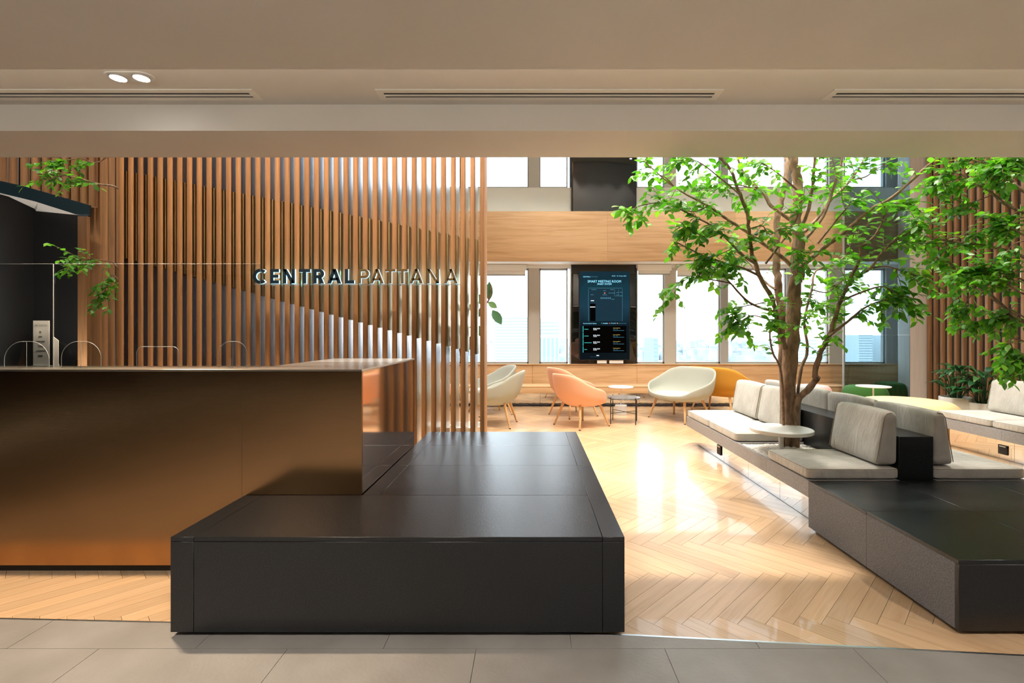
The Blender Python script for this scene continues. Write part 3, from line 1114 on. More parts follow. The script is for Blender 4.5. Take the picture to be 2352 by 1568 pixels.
t = thing('added_cove_strip', 'added light strip, unseen in the ceiling slot, brightening the beam face', 'light strip', (0, 2.47, Z_S + .05))
box('strip', 'added_cove_glow', -7.0, 8.8, 2.455, 2.475, Z_S + .06, Z_S + .08, t)  # unseen strip added to light the beam face

# ------------------------------------------------------------------ black stone bench in front
BX0, BX1, BY0, BY1, BH = -1.62, .42, 2.171, 4.515, .449
DX, DY0, DY1 = -.96, 2.742, 3.98
bn = thing('stone_bench', 'low black granite bench wrapping round the bronze desk corner', 'bench', ((BX0 + BX1) / 2, BY0, 0))
MB().prism_z([(BX0 + .05, BY0 + .05), (BX1 - .05, BY0 + .05), (BX1 - .05, BY1 - .05), (DX + .006, BY1 - .05), (DX + .006, DY0 - .004), (BX0 + .05, DY0 - .004)], .001, .03).build('plinth', 'black', bn)
MB().prism_z([(BX0 + .021, BY0 + .021), (BX1 - .021, BY0 + .021), (BX1 - .021, BY1 - .021), (DX + .006, BY1 - .021), (DX + .006, DY0 - .004), (BX0 + .021, DY0 - .004)], .024, BH - .021).build('core', 'black', bn)
jg = .0005


def slab(x0, x1, y0, y1, z0, z1, name='slab'):
    return box(name, 'black_stone', x0 + (jg if x1 - x0 > .03 else 0), x1 - (jg if x1 - x0 > .03 else 0), y0 + (jg if y1 - y0 > .03 else 0), y1 - (jg if y1 - y0 > .03 else 0), z0, z1, bn, .0015, seg=1)


fy = BY0
# tops
slab(BX0, BX0 + .105, BY0, DY0 - .003, BH - .02, BH)
slab(BX0 + .105, BX1 - .10, BY0, DY0 - .003, BH - .02, BH)
slab(BX1 - .10, BX1, BY0, 3.36, BH - .02, BH)
slab(BX1 - .10, BX1, 3.36, BY1, BH - .02, BH)
yj = [DY0 - .003, 3.36, 3.965, BY1]
for y0, y1 in zip(yj, yj[1:]):
    slab(DX + .005, DX + .105, y0, y1, BH - .02, BH)
    slab(DX + .105, BX1 - .10, y0, y1, BH - .02, BH)
# fronts and sides
slab(BX0, BX0 + .105, BY0, BY0 + .02, .022, BH - .0205)
slab(BX0 + .105, BX1 - .10, BY0, BY0 + .02, .022, BH - .0205)
slab(BX1 - .10, BX1, BY0, BY0 + .02, .022, BH - .0205)
slab(BX0, BX0 + .02, BY0 + .021, DY0 - .003, .022, BH - .0205)
for y0, y1 in ((BY0 + .021, 2.77), (2.77, 3.36), (3.36, 3.965), (3.965, BY1)):
    slab(BX1 - .02, BX1, y0, y1, .022, BH - .0205)
slab(DX + .006, BX1 - .021, BY1 - .02, BY1, .022, BH - .0205)

# ------------------------------------------------------------------ bronze reception desk
DZ = 1.16
dk = thing('reception_desk', 'brushed bronze reception desk with a deep block end', 'desk', (-2.4, 3.2, 0))
box('plinth', 'black', -4.2, DX - .03, DY0 + .04, DY0 + .26, .001, .055, dk)
seams = [-4.2, -3.35, -1.64, DX]
for a, c in zip(seams, seams[1:]):
    box('front_panel', 'bronze', a + (.0002 if a > -4 else 0), c - (.0002 if c < -1 else .0), DY0, DY0 + .02, .05, DZ - .012, dk, .0004, seg=1)
box('back_panel', 'bronze', -4.2, -1.62, DY0 + .27, DY0 + .285, .05, DZ - .012, dk)
box('end_panel', 'bronze_end_sheen', DX - .02, DX, DY0 + .0205, DY1, .05, DZ - .012, dk, .0004, seg=1)
box('rear_panel', 'bronze', -1.62, DX - .0205, DY1 - .02, DY1, .05, DZ - .012, dk)
box('inner_panel', 'bronze', -1.62, -1.60, DY0 + .29, DY1 - .021, .05, DZ - .012, dk)
MB().prism_z([(-4.2, DY0), (DX, DY0), (DX, DY1), (-1.62, DY1), (-1.62, DY0 + .285), (-4.2, DY0 + .285)], DZ - .0118, DZ).build('counter_top', 'counter_metal', dk, .0012, seg=1)
box('work_surface', 'counter_metal', -4.2, -1.63, DY0 + .29, 3.75, .72, .75, dk, .003)

# clear acrylic shields standing on the counter
YS = 2.93


def rr(x0, x1, z0, z1, r, n=6, bottom=False):
    """upright rounded-top outline, counter-clockwise from the bottom left"""
    pts = [(x0, z0), (x1, z0)]
    for k in range(n + 1):
        a = PI / 2 * k / n
        pts.append((x1 - r + r * math.cos(a), z1 - r + r * math.sin(a)))
    for k in range(n + 1):
        a = PI / 2 + PI / 2 * k / n
        pts.append((x0 + r + r * math.cos(a), z1 - r + r * math.sin(a)))
    return pts


def edge_tube(pts, y, rad, parent, name='edge', closed=False):
    p = [(x, y, z) for x, z in pts]
    if closed: p.append(p[0])
    return MB().tube(p, rad, 6).build(name, 'acrylic_edge', parent, smooth=True)


zt = ZZ(606, YS)
zc = DZ + .001
sh = thing('acrylic_shield', 'large clear acrylic counter shield with a rounded pass-through opening', 'shield', (XX(360, YS), YS, DZ), group='clear shields on the desk')
x0, x1 = XX(126, YS), XX(598, YS)
h0, h1, hz = XX(315, YS), XX(411, YS), ZZ(796, YS)
hole = rr(h0, h1, zc, hz, .035)
outl = [(x0, zc), (h0, zc)] + hole[2:][::-1] + [(h1, zc), (x1, zc), (x1, zt), (x0, zt)]
MB().prism_y(outl, YS, YS + .005).build('sheet', 'acrylic', sh)
edge_tube([hole[1]] + hole[2:] + [hole[0]], YS - .002, .0016, sh, 'opening_edge')
edge_tube([(x0, zt), (x1, zt), (x1, zc)], YS - .001, .0012, sh)
sh = thing('acrylic_shield', 'clear acrylic counter shield at the far left edge of the picture', 'shield', (XX(-60, YS), YS, DZ), group='clear shields on the desk')
x0, x1 = XX(-380, YS), XX(123, YS)
MB().prism_y([(x0, zc), (x1, zc), (x1, zt), (x0, zt)], YS, YS + .005).build('sheet', 'acrylic', sh)
edge_tube([(x0, zt), (x1, zt)], YS - .001, .0012, sh)
edge_tube([(x1, zt), (x1, zc)], YS - .001, .0022, sh)
for a, c, lab in ((10, 113, 'small arched acrylic divider at the far left of the counter'), (141, 232, 'small arched acrylic divider second from the left on the counter'),
                  (503, 567, 'small arched acrylic divider near the bronze block, catching bright window light')):
    Y = 2.86
    x0, x1 = XX(a, Y), XX(c, Y)
    zt2 = ZZ(784, Y)
    d_ = thing('acrylic_divider', lab, 'divider', ((x0 + x1) / 2, Y, DZ), group='small arched dividers on the desk')
    ol = rr(x0, x1, zc, zt2, min(.115, (x1 - x0) * .42), 10)
    MB().prism_y(ol, Y, Y + .004).build('arch_sheet', 'acrylic', d_)
    edge_tube([ol[1]] + ol[2:] + [ol[0]], Y, .0014, d_, 'arch_edge')
    xm = (x0 + x1) / 2
    MB().prism_x([(Y - .05, zc), (Y - .001, zc), (Y - .001, zt2 - .001), (Y - .02, zt2 - .03)][::-1], xm - .0015, xm + .0015).build('support_fin', 'acrylic', d_)
    edge_tube([(xm, zc), (xm, zt2 - .001)], Y - .001, .0012, d_, 'fin_edge')
# printed card stand and folded leaflet
Y = 3.0
t = thing('card_stand', 'upright acrylic stand holding a pale printed notice behind the shield', 'stand', (XX(95, Y), Y, DZ))
x0, x1, z1 = XX(76, Y), XX(113, Y), ZZ(736, Y)
box('card', 'paper', x0, x1, Y, Y + .003, zc + .004, z1, t)
box('foot', 'acrylic_edge', x0, x1, Y - .012, Y + .026, zc, zc + .004, t)
flat_text('bbCentrino', x0 + .012, Y - .0012, ZZ(748, Y), .075, .012, 'paper_ink', t, 'print')
for k, (a, c) in enumerate(((.04, .05), (.035, .055), (.02, .075), (.03, .065), (.02, .078), (.03, .06))):
    zk = ZZ(762 + k * 11, Y)
    box('print', 'paper_ink', x0 + a, x0 + c, Y - .0012, Y - .0004, zk, zk + .004, t)
t = MB()
xl, xr = XX(114, Y), XX(127, Y)
t.prism_y([(xl, zc), (xr, zc), (xr, ZZ(782, Y)), (xl, ZZ(772, Y))], 3.02, 3.022)
t.prism_x([(3.0215, zc), (3.06, zc), (3.0235, ZZ(774, Y))], xl, xl + .0015)
tag(t.build('leaflet', 'paper'), 'white leaflet standing beside the printed notice on the counter', 'leaflet')

# ------------------------------------------------------------------ seating islands
SX0, SX1, SY0, SY1, SH = 1.926, 3.456, 2.178, 5.99, .343


def island(dx, lab, front):
    t = thing('seating_island', lab, 'seating', (SX0 + dx + .76, 4.1, 0), group='seating islands')
    X0, X1 = SX0 + dx, SX1 + dx
    yb0, yb1 = SY0, 3.36
    if front:
        box('plinth', 'black', X0 + .05, X1 - .05, yb0 + .05, yb1, .001, .03, t)
        box('core', 'black', X0 + .021, X1 - .021, yb0 + .021, yb1 - .001, .024, SH - .021, t)
        for y0, y1 in ((yb0, 2.78), (2.78, yb1)):
            for a, c in ((X0, X0 + .6), (X0 + .6, X0 + 1.2), (X0 + 1.2, X1)):
                box('slab', 'black_stone', a + jg * (a > X0), c - jg * (c < X1), y0 + jg, y1 - jg, SH - .02, SH, t, .0015, seg=1)
            for a in (X0, X1 - .02):
                box('slab', 'flamed_granite', a, a + .02, y0 + jg + (.0205 if y0 == yb0 else 0), y1 - jg, .022, SH - .0205, t, .0015, seg=1)
        box('slab', 'black_stone', X0, X1, yb0, yb0 + .02, .022, SH - .0205, t, .0015, seg=1)
    # floating seat deck with planter bay
    yk = [yb1, 3.96, 4.55, 5.15, SY1]
    zd0, zd1 = SH - .117, SH - .001
    for i, (y0, y1) in enumerate(zip(yk, yk[1:])):
        if not front and y1 < 3.9: continue
        if i == 1:
            fr = MB()
            fr.box(X0, X0 + .022, y0 + jg, y1 - jg, zd0, zd1)
            fr.box(X0 + .022, X0 + .62, y0 + jg, y0 + .02, zd0, zd1).box(X0 + .022, X0 + .62, y1 - .02, y1 - jg, zd0, zd1)
            fr.box(X0 + .022, X0 + .62, y0 + .02, y1 - .02, zd0, zd0 + .05)
            fr.build('planter_box', 'grey_stone', t)
            box('deck', 'grey_stone', X0 + .90, X1, y0 + jg, y1 - jg, zd0, zd1, t, .001, seg=1)
        else:
            box('deck', 'grey_stone', X0, X0 + .64, y0 + jg, y1 - jg, zd0, zd1, t, .001, seg=1)
            box('deck', 'grey_stone', X0 + .90, X1, y0 + jg, y1 - jg, zd0, zd1, t, .001, seg=1)
    box('spine', 'black_stone', X0 + .645, X0 + .885, yb1 + .02, SY1 - .05, .21, .643, t, .002, seg=1)
    yk2 = [yb1 + .001, 3.98, 4.555, 5.13, 5.925]
    for y0, y1 in zip(yk2, yk2[1:]):
        for a in (X0 + .12, X1 - .14):
            box('mirror_panel', 'mirror', a, a + .02, y0 + .0015, y1 - .0015, .003, zd0 - .001, t)
    box('mirror_panel', 'mirror', X0 + .141, X1 - .141, 5.905, 5.925, .003, zd0 - .001, t)
    box('core', 'black', X0 + .145, X1 - .145, yb1 + .01, 5.9, .002, zd0 - .001, t)
    # socket outlet
    so = box('socket_outlet', 'black', X0 + .108, X0 + .1195, 5.20, 5.30, .055, .155, t, .002)
    for dy in (-.02, .02):
        box('socket_hole', 'charcoal_wall', X0 + .1072, X0 + .108, 5.25 + dy - .006, 5.25 + dy + .006, .08, .115, so)
    box('switch', 'white_paint', X0 + .107, X0 + .108, 5.215, 5.285, .135, .147, so)
    return t


is1 = island(0, 'seating island with black stone front block, planter and mirrored base', True)
DX2 = 3.08
is2 = island(DX2, 'second seating island at the right edge, mirrored base with a socket', False)


def seat_cushion(x0, x1, y0, y1, lab):
    o = bm_obj(rbox(x1 - x0, y1 - y0, .082, .022, 9, .014), 'seat_cushion', 'linen')
    o.location = ((x0 + x1) / 2, (y0 + y1) / 2, SH + .0005)
    tag(o, lab, 'cushion', 'linen seat cushions')
    mb = MB()
    hx, hy, r_ = (x1 - x0) / 2 - .004, (y1 - y0) / 2 - .004, .02
    pts = []
    for sx_, sy_, a0 in ((1, 1, 0), (-1, 1, PI / 2), (-1, -1, PI), (1, -1, 3 * PI / 2)):
        for k in range(4):
            a = a0 + PI / 2 * k / 3
            pts.append((sx_ * (hx - r_) + r_ * math.cos(a), sy_ * (hy - r_) + r_ * math.sin(a), .071))
    pts.append(pts[0])
    mb.tube(pts, .0032, 5, False).build('piping', 'linen_seam', o, smooth=True)
    return o


def back_cushion(xb, y0, y1, side, lab):
    """xb: x of the upright face against the spine; side -1 = cushion on the left of the spine"""
    wdt, hgt = y1 - y0, .372
    bm = rbox(.155, wdt, hgt, .038, 9, 0)
    for v in bm.verts:
        c = v.co
        tz = c.z / hgt
        u = (c.x + .0775) / .155          # 0 front .. 1 back
        yy = c.y / (wdt / 2)
        puff = .018 * (1 - yy * yy) * math.sin(PI * min(max(tz, 0), 1))
        depth = .155 * (1 - .44 * tz)
        c.x = -depth * (1 - u) - (1 - u) * puff
        c.z += .010 * (1 - yy * yy) * max(0, tz - .5) * 2
        c.x += .004 * math.sin(c.y * 34) * (1 - u) * tz
        c.x *= -side
    o = bm_obj(bm, 'back_cushion', 'linen')
    o.location = (xb, (y0 + y1) / 2, SH + .096)
    tag(o, lab, 'cushion', 'linen back cushions')
    # piping at both ends, following the side outline
    for s_ in (-1, 1):
        yq = s_ * (wdt / 2 - .012)
        pts = []
        for k in range(10):
            tz = .06 + .84 * k / 9
            pts.append((-(.155 * (1 - .44 * tz)) * .985 * -side, yq, tz * hgt))
        pts += [(-(.155 * .58) * .8 * -side, yq, hgt * .975), (-(.155 * .57) * .4 * -side, yq, hgt * .992)]
        MB().tube(pts, .003, 5).build('piping', 'linen_seam', o, smooth=True)
    return o


lx0, lx1 = SX0 + .004, SX0 + .642
seat_cushion(lx0, lx1, 3.375, 3.955, 'pale linen seat cushion in front of the small round white table, nearest the black block')
seat_cushion(lx0, lx1, 4.56, 5.265, 'pale linen seat cushion just behind the planter of the near island')
seat_cushion(lx0, lx1, 5.275, 5.98, 'pale linen seat cushion at the far left end of the near island')
rx0, rx1 = SX0 + .892, SX1 - .004
for k in range(4):
    y0 = 3.375 + k * .65
    seat_cushion(rx0, rx1, y0, y0 + .64, ['pale linen seat cushion right of the black spine, nearest the camera', 'pale linen seat cushion right of the spine, second from the front',
                                          'pale linen seat cushion right of the spine, third from the front', 'pale linen seat cushion right of the spine, farthest from the camera'][k])
xbl, xbr = SX0 + .643, SX0 + .889
back_cushion(xbl, 3.38, 3.94, -1, 'large linen back cushion nearest the camera, left of the black spine')
back_cushion(xbl, 4.58, 5.20, -1, 'linen back cushion just left of the tree trunk')
back_cushion(xbl, 5.215, 5.85, -1, 'linen back cushion at the far left, in front of the mustard sofa')
for k in range(4):
    y0 = 3.385 + k * .62
    back_cushion(xbr, y0, y0 + .61, 1, ['linen back cushion right of the black spine, nearest the camera', 'linen back cushion right of the spine, second from the front',
                                        'linen back cushion right of the spine, third from the front', 'linen back cushion right of the spine, behind the tree trunk'][k])
lx0, lx1 = SX0 + DX2 + .004, SX0 + DX2 + .642
seat_cushion(lx0, lx1, 4.56, 5.265, 'pale linen seat cushion at the right picture edge on the second island')
seat_cushion(lx0, lx1, 5.275, 5.98, 'pale linen seat cushion at the far end of the second island')
back_cushion(SX0 + DX2 + .643, 4.58, 5.20, -1, 'linen back cushion of the second island, cut by the right picture edge')
back_cushion(SX0 + DX2 + .643, 5.215, 5.85, -1, 'linen back cushion of the second island beside the potted plants')

# pebbles in the planter bays
def pebbles(dx, lab):
    mb = MB()
    rnd = random.Random(3)
    x0, x1, y0, y1 = SX0 + dx + .024, SX0 + dx + .642, 3.982, 4.528
    ico = [(0, 0, -1), (.72, -.53, -.45), (-.28, -.85, -.45), (-.89, 0, -.45), (-.28, .85, -.45), (.72, .53, -.45), (.28, -.85, .45), (-.72, -.53, .45), (-.72, .53, .45), (.28, .85, .45), (.89, 0, .45), (0, 0, 1)]
    fc = [(0, 1, 2), (1, 0, 5), (0, 2, 3), (0, 3, 4), (0, 4, 5), (1, 5, 10), (2, 1, 6), (3, 2, 7), (4, 3, 8), (5, 4, 9), (1, 10, 6), (2, 6, 7), (3, 7, 8), (4, 8, 9), (5, 9, 10), (6, 10, 11), (7, 6, 11), (8, 7, 11), (9, 8, 11), (10, 9, 11)]
    fc = [f[::-1] for f in fc]
    mb.box(x0, x1, y0, y1, SH - .06, SH - .022)
    for _ in range(2600):
        r_ = rnd.uniform(.008, .016)
        c = (rnd.uniform(x0 + .02, x1 - .02), rnd.uniform(y0 + .02, y1 - .02), 0)
        hmp = .018 * math.sin((c[0] - x0) / (x1 - x0) * PI) * math.sin((c[1] - y0) / (y1 - y0) * PI)
        z = SH - .018 + hmp + rnd.uniform(-.006, .006)
        mb.add([(c[0] + v[0] * r_, c[1] + v[1] * r_ * .9, z + v[2] * r_ * .6) for v in ico], fc)
    o = mb.build('pebbles', 'pebble', kind='stuff')
    tag(o, lab, 'pebbles')


pebbles(0, 'white pebbles filling the planter round the tree foot')


def round_table(name, lab, x, y, zt_, r_, top_m, th, post=None, base=None, z0=0.0):
    t = thing(name, lab, 'table', (x, y, z0))
    MB().lathe([(r_ - .006, zt_ - th), (r_, zt_ - th + .005), (r_, zt_ - .004), (r_ - .004, zt_)], (x, y, 0), 48).build('top', top_m, t, smooth=True)
    if post: MB().lathe([(post, z0 + .0005), (post, zt_ - th)], (x, y, 0), 20).build('post', 'white_paint', t, smooth=True)
    if base: MB().lathe([(base[0], z0 + .0005), (base[0], z0 + base[1] - .01), (base[0] - .01, z0 + base[1])], (x, y, 0), 32).build('foot', base[2], t, smooth=True)
    return t


round_table('side_table', 'small round white stone side table on the planter of the near island', XX(1794, 4.2), 4.2, ZZ(983, 4.2), .253, 'white_stone', .03, .021, None, SH - .02)

# ------------------------------------------------------------------ trees
LEAF_V = [(0, 0, 0), (.13, .22, .035), (-.13, .22, .035), (.19, .45, .03), (-.19, .45, .03), (.13, .7, 0), (-.13, .7, 0), (0, .22, 0), (0, .45, -.01), (0, .7, -.035), (0, 1.0, -.10)]
LEAF_F = [(0, 1, 7), (0, 7, 2), (7, 1, 3, 8), (2, 7, 8, 4), (8, 3, 5, 9), (4, 8, 9, 6), (9, 5, 10), (6, 9, 10)]
lm = bpy.data.meshes.new('leaf')
lm.from_pydata([(x * 1.5, y, z) for x, y, z in LEAF_V], [], LEAF_F)
lm.materials.append(M['ficus_leaf'])
lm.polygons.foreach_set('use_smooth', [True] * len(lm.polygons))


def grow(root, stems, branches, n_single, seed, leaf_len=.078, dens=1.0, keep=None):
    """stems / branches: (points, r0, r1, leafiness)"""
    rnd = random.Random(seed)
    leaves = []
    for (pts, r0, r1, leafy, nm) in stems + branches:
        cp = catmull(pts, 5)
        n = len(cp)
        wob = [p + Vector((rnd.gauss(0, r0 * .10), rnd.gauss(0, r0 * .10), 0)) for p in cp]
        rad = [r0 + (r1 - r0) * (i / (n - 1)) for i in range(n)]
        rad = [r * (1 + rnd.uniform(-.07, .07)) for r in rad]
        mb = MB().tube(wob, rad, 12 if r0 > .02 else 7)
        if leafy > 0:
            length = sum((cp[i + 1] - cp[i]).length for i in range(n - 1))
            nt_ = max(3, int(length * 13 * leafy * dens))
            for q in range(nt_ + 2):
                u = 1.0 if q >= nt_ else rnd.uniform(.30, 1.0) ** .8
                i = min(int(u * (n - 1)), n - 2)
                base = wob[i].lerp(wob[i + 1], u * (n - 1) - i)
                ax = (wob[i + 1] - wob[i]).normalized()
                side = Vector((rnd.gauss(0, 1), rnd.gauss(0, 1), rnd.gauss(0, .6)))
                dr = (ax * rnd.uniform(.3, 1.0) + side.normalized() * rnd.uniform(.4, 1.0)).normalized()
                ln = rnd.uniform(.10, .30)
                tw = [base]
                for k in range(4):
                    dr = (dr + Vector((rnd.gauss(0, .12), rnd.gauss(0, .12), -.13))).normalized()
                    tw.append(tw[-1] + dr * ln / 4)
                mb.tube(tw, [.003, .0026, .0022, .0018, .0012], 4, False)
                nl = max(4, int(ln / .023))
                for k in range(nl):
                    s = (k + .6) / nl
                    j = min(int(s * 4), 3)
                    pos = tw[j].lerp(tw[j + 1], s * 4 - j)
                    d0 = (tw[j + 1] - tw[j]).normalized()
                    sd = d0.cross(Vector((0, 0, 1)))
                    if sd.length < .05: sd = Vector((1, 0, 0))
                    sd = sd.normalized() * (1 if k % 2 else -1)
                    ld = (d0 * .55 + sd * .8 + Vector((rnd.gauss(0, .3), rnd.gauss(0, .3), -.28 + rnd.gauss(0, .3)))).normalized()
                    up = Vector((rnd.gauss(0, .45), rnd.gauss(0, .45) - .15, 1))
                    xa_ = ld.cross(up).normalized()
                    za_ = xa_.cross(ld).normalized()
                    sc_ = leaf_len * rnd.uniform(.65, 1.2)
                    mt = Matrix((xa_, ld, za_)).transposed().to_4x4()
                    if keep and not keep(pos): continue
                    leaves.append((pos, mt, sc_))
        mb.build(nm, 'bark' if r0 > .012 else 'twig_bark', root, smooth=True, angle=60)

    def vis(l):
        p = l[0]
        px, py = VX + F * p.x / p.y, VY - F * (p.z - HC) / p.y
        if not (0 < px < 2352 and 365 < py < 1560): return 0
        nv = l[1].to_3x3() @ Vector((0, 0, 1))
        vd = (p - Vector((0, 0, HC))).normalized()
        return l[2] ** 2 * abs(nv.dot(vd)) / p.y ** 2
    leaves.sort(key=vis, reverse=True)
    org = ORG[root.name]
    for (p, mt, s_) in leaves[:n_single]:
        o = bpy.data.objects.new('leaf', lm)
        o.matrix_local = Matrix.Translation(p - org) @ mt @ Matrix.Scale(s_, 4)
        link(o, root)
    restl = leaves[n_single:]
    if restl:
        mb = MB()
        vals = []
        for (p, mt, s_) in restl:
            mt3 = mt.to_3x3() * s_
            mb.add([p + mt3 @ v.co for v in lm.vertices], LEAF_F)
            vals += [rnd.random()] * len(LEAF_V)
        o = mb.build('foliage', 'ficus_leaf_mass', root, kind='stuff', smooth=True, angle=180)
        at = o.data.attributes.new('rnd', 'FLOAT', 'POINT')
        at.data.foreach_set('value', vals)
    print('leaves', root.name, len(leaves))


def Z4(pts, d0, d1):
    """polyline read off the enlarged view of the tree; depth runs from d0 at the foot to d1 at the tip"""
    n = len(pts)
    return [P(1440 + x / 3.015, 340 + y / 3.015, d0 + (d1 - d0) * i / (n - 1)) for i, (x, y) in enumerate(pts)]


tree = thing('ficus_tree', 'leafy green ficus tree growing out of the near island planter', 'tree', (XX(1812, 4.4), 4.4, SH - .03))
foot = P(1812, 1030, 4.40)
A = [foot] + Z4([(1120, 1568), (1150, 1200), (1165, 1000), (1178, 800), (1182, 600), (1160, 480), (1188, 300), (1165, 150), (1140, 40), (1120, -120)], 4.40, 4.38)
Bt = [P(1806, 1030, 4.47)] + Z4([(1085, 1540), (1068, 1200), (1050, 950), (1035, 800), (1040, 600), (1040, 480), (1075, 340), (1110, 150), (1105, 40), (1090, -150)], 4.47, 4.85)
J0 = [P(1829, 1030, 4.36), P(1829, 931, 4.34), P(1853, 897, 4.3), P(1876, 870, 4.28)] + Z4([(1300, 1568), (1340, 1420), (1400, 1300), (1440, 1180), (1480, 1060), (1550, 900), (1610, 760), (1630, 600)], 4.25, 3.95)
C0 = [P(1800, 1028, 4.33)] + Z4([(1070, 1568), (1010, 1420), (990, 1290), (1010, 1230)], 4.33, 4.2)
K0 = [P(1822, 1028, 4.45)] + Z4([(1200, 1568), (1250, 1400), (1230, 1200), (1280, 980), (1310, 850), (1430, 810), (1510, 750)], 4.46, 4.9)
stems = [(A, .068, .034, 0, 'trunk'), (Bt, .042, .02, 0, 'trunk'), (J0, .032, .010, .8, 'trunk'), (C0, .012, .005, .7, 'branch'), (K0, .016, .006, .8, 'branch')]
br = [
    (Z4([(1095, 1390), (1040, 1200), (1010, 1050), (940, 930), (890, 800), (860, 700), (845, 560), (830, 440), (780, 320), (720, 160), (650, 70), (600, -40)], 4.38, 3.85), .022, .009, .75, 'branch'),
    (Z4([(890, 800), (800, 740), (640, 580), (520, 500), (280, 380)], 4.15, 3.75), .013, .005, 1.2, 'branch'),
    (Z4([(910, 880), (800, 830), (700, 800), (520, 740), (340, 650)], 4.2, 3.95), .012, .004, 1.0, 'branch'),
    (Z4([(1030, 980), (950, 920), (850, 800), (740, 700)], 4.5, 4.9), .013, .005, 1.0, 'branch'),
    (Z4([(1010, 1130), (850, 1070), (720, 940), (640, 850), (540, 795)], 4.3, 4.1), .012, .004, 1.2, 'branch'),
    (Z4([(720, 940), (640, 920), (430, 900), (330, 1000)], 4.2, 4.0), .007, .003, .9, 'branch'),
    (Z4([(1150, 820), (1040, 730), (860, 600), (680, 480), (560, 400), (330, 270), (130, 100)], 4.4, 4.3), .019, .005, .75, 'branch'),
    (Z4([(560, 400), (450, 440), (250, 380), (90, 400), (30, 430)], 4.35, 4.2), .007, .003, 1.5, 'branch'),
    (Z4([(330, 270), (260, 200), (160, 170)], 4.3, 4.25), .006, .003, 1.2, 'branch'),
    (Z4([(1140, 500), (1000, 400), (940, 310), (830, 210), (770, 80), (740, -60)], 4.4, 4.7), .018, .008, .8, 'branch'),
    (Z4([(960, 800), (1050, 680), (1150, 540), (1210, 390)], 4.15, 4.0), .010, .005, .7, 'branch'),
    (Z4([(940, 310), (800, 260), (620, 250), (470, 240)], 4.5, 4.5), .008, .003, 1.3, 'branch'),
    (Z4([(780, 320), (660, 220), (520, 110), (420, 70)], 3.95, 3.9), .007, .003, 1.2, 'branch'),
    (Z4([(1190, 830), (1300, 740), (1400, 660), (1520, 570), (1680, 430), (1840, 340), (2050, 150), (2180, 50)], 4.35, 3.9), .024, .007, .55, 'branch'),
    (Z4([(1230, 580), (1330, 470), (1420, 350), (1550, 220), (1640, 80), (1680, -40)], 4.45, 4.8), .016, .006, .9, 'branch'),
    (Z4([(1230, 640), (1360, 470), (1440, 250), (1490, 70), (1510, -60)], 4.42, 4.4), .015, .007, .8, 'branch'),
    (Z4([(1200, 560), (1250, 450), (1280, 300), (1300, 80), (1310, -60)], 4.42, 4.2), .016, .009, .6, 'branch'),
    (Z4([(1580, 890), (1690, 830), (1760, 730), (1900, 590)], 4.02, 3.8), .013, .005, 1.1, 'branch'),
    (Z4([(1630, 680), (1720, 600), (1770, 500), (1785, 400)], 3.98, 3.9), .010, .005, 1.0, 'branch'),
    (Z4([(1320, 660), (1450, 500), (1540, 390)], 4.3, 4.2), .011, .005, 1.0, 'branch'),
    (Z4([(1400, 1300), (1530, 1200), (1640, 1110), (1750, 1060)], 4.15, 3.95), .014, .005, 1.7, 'branch'),
    (Z4([(1480, 1060), (1620, 1000), (1780, 960), (1880, 1050), (1960, 1120)], 4.1, 3.85), .009, .003, 1.6, 'branch'),
    (Z4([(1690, 830), (1800, 820), (1900, 850), (2010, 880)], 3.95, 3.7), .007, .003, 1.7, 'branch'),
    (Z4([(1760, 730), (1850, 650), (1980, 560), (2020, 470)], 3.9, 3.7), .007, .003, 1.5, 'branch'),
    (Z4([(1680, 430), (1800, 430), (1880, 380), (1960, 380)], 4.1, 4.0), .007, .003, 1.3, 'branch'),
    (Z4([(1550, 220), (1650, 200), (1720, 150), (1780, 120)], 4.7, 4.6), .007, .003, 1.5, 'branch'),
    (Z4([(1280, 980), (1380, 1000), (1440, 960), (1520, 900)], 4.7, 4.9), .007, .003, 1.2, 'branch'),
    (Z4([(1230, 1200), (1300, 1130), (1370, 1080)], 4.6, 4.8), .007, .003, 1.3, 'branch'),
    (Z4([(1040, 1200), (960, 1180), (860, 1160), (760, 1220)], 4.3, 4.15), .007, .003, 1.5, 'branch'),
    (Z4([(1010, 1050), (900, 1080), (800, 1100), (720, 1170)], 4.3, 4.2), .006, .003, 1.3, 'branch'),
    (Z4([(640, 580), (560, 620), (470, 580), (420, 560)], 4.0, 3.9), .006, .003, 1.4, 'branch'),
    (Z4([(860, 700), (760, 680), (680, 720), (560, 760)], 4.1, 3.95), .006, .003, 1.3, 'branch'),
    (Z4([(845, 560), (940, 540), (980, 600), (1060, 560)], 4.0, 3.85), .006, .003, 1.3, 'branch'),
    (Z4([(1188, 300), (1100, 220), (1010, 150), (930, 100)], 4.38, 4.1), .010, .004, 1.0, 'branch'),
    (Z4([(1178, 700), (1130, 690), (1220, 720), (1330, 720)], 4.3, 4.1), .005, .003, 1.4, 'branch'),
]
grow(tree, stems, br, 295, 11, dens=1.18)


def Z5(pts, d0, d1):
    n = len(pts)
    return [P(1900 + x / 3.015, 340 + y / 3.015, d0 + (d1 - d0) * i / (n - 1)) for i, (x, y) in enumerate(pts)]


tx2 = SX0 + DX2 + .42
tree2 = thing('ficus_tree', 'second ficus tree reaching in over the slat wall from the right picture edge', 'tree', (tx2, 4.4, SH - .03))
T2 = [Vector((tx2, 4.4, SH - .03)), Vector((tx2 - .02, 4.4, 1.0)), Vector((tx2 - .05, 4.42, 1.7)), Vector((tx2 - .02, 4.45, 2.5)), Vector((tx2 - .1, 4.5, 3.6))]
hub = [Vector((tx2 - .02, 4.4, z)) for z in (.9, 1.3, 1.7, 2.1)]


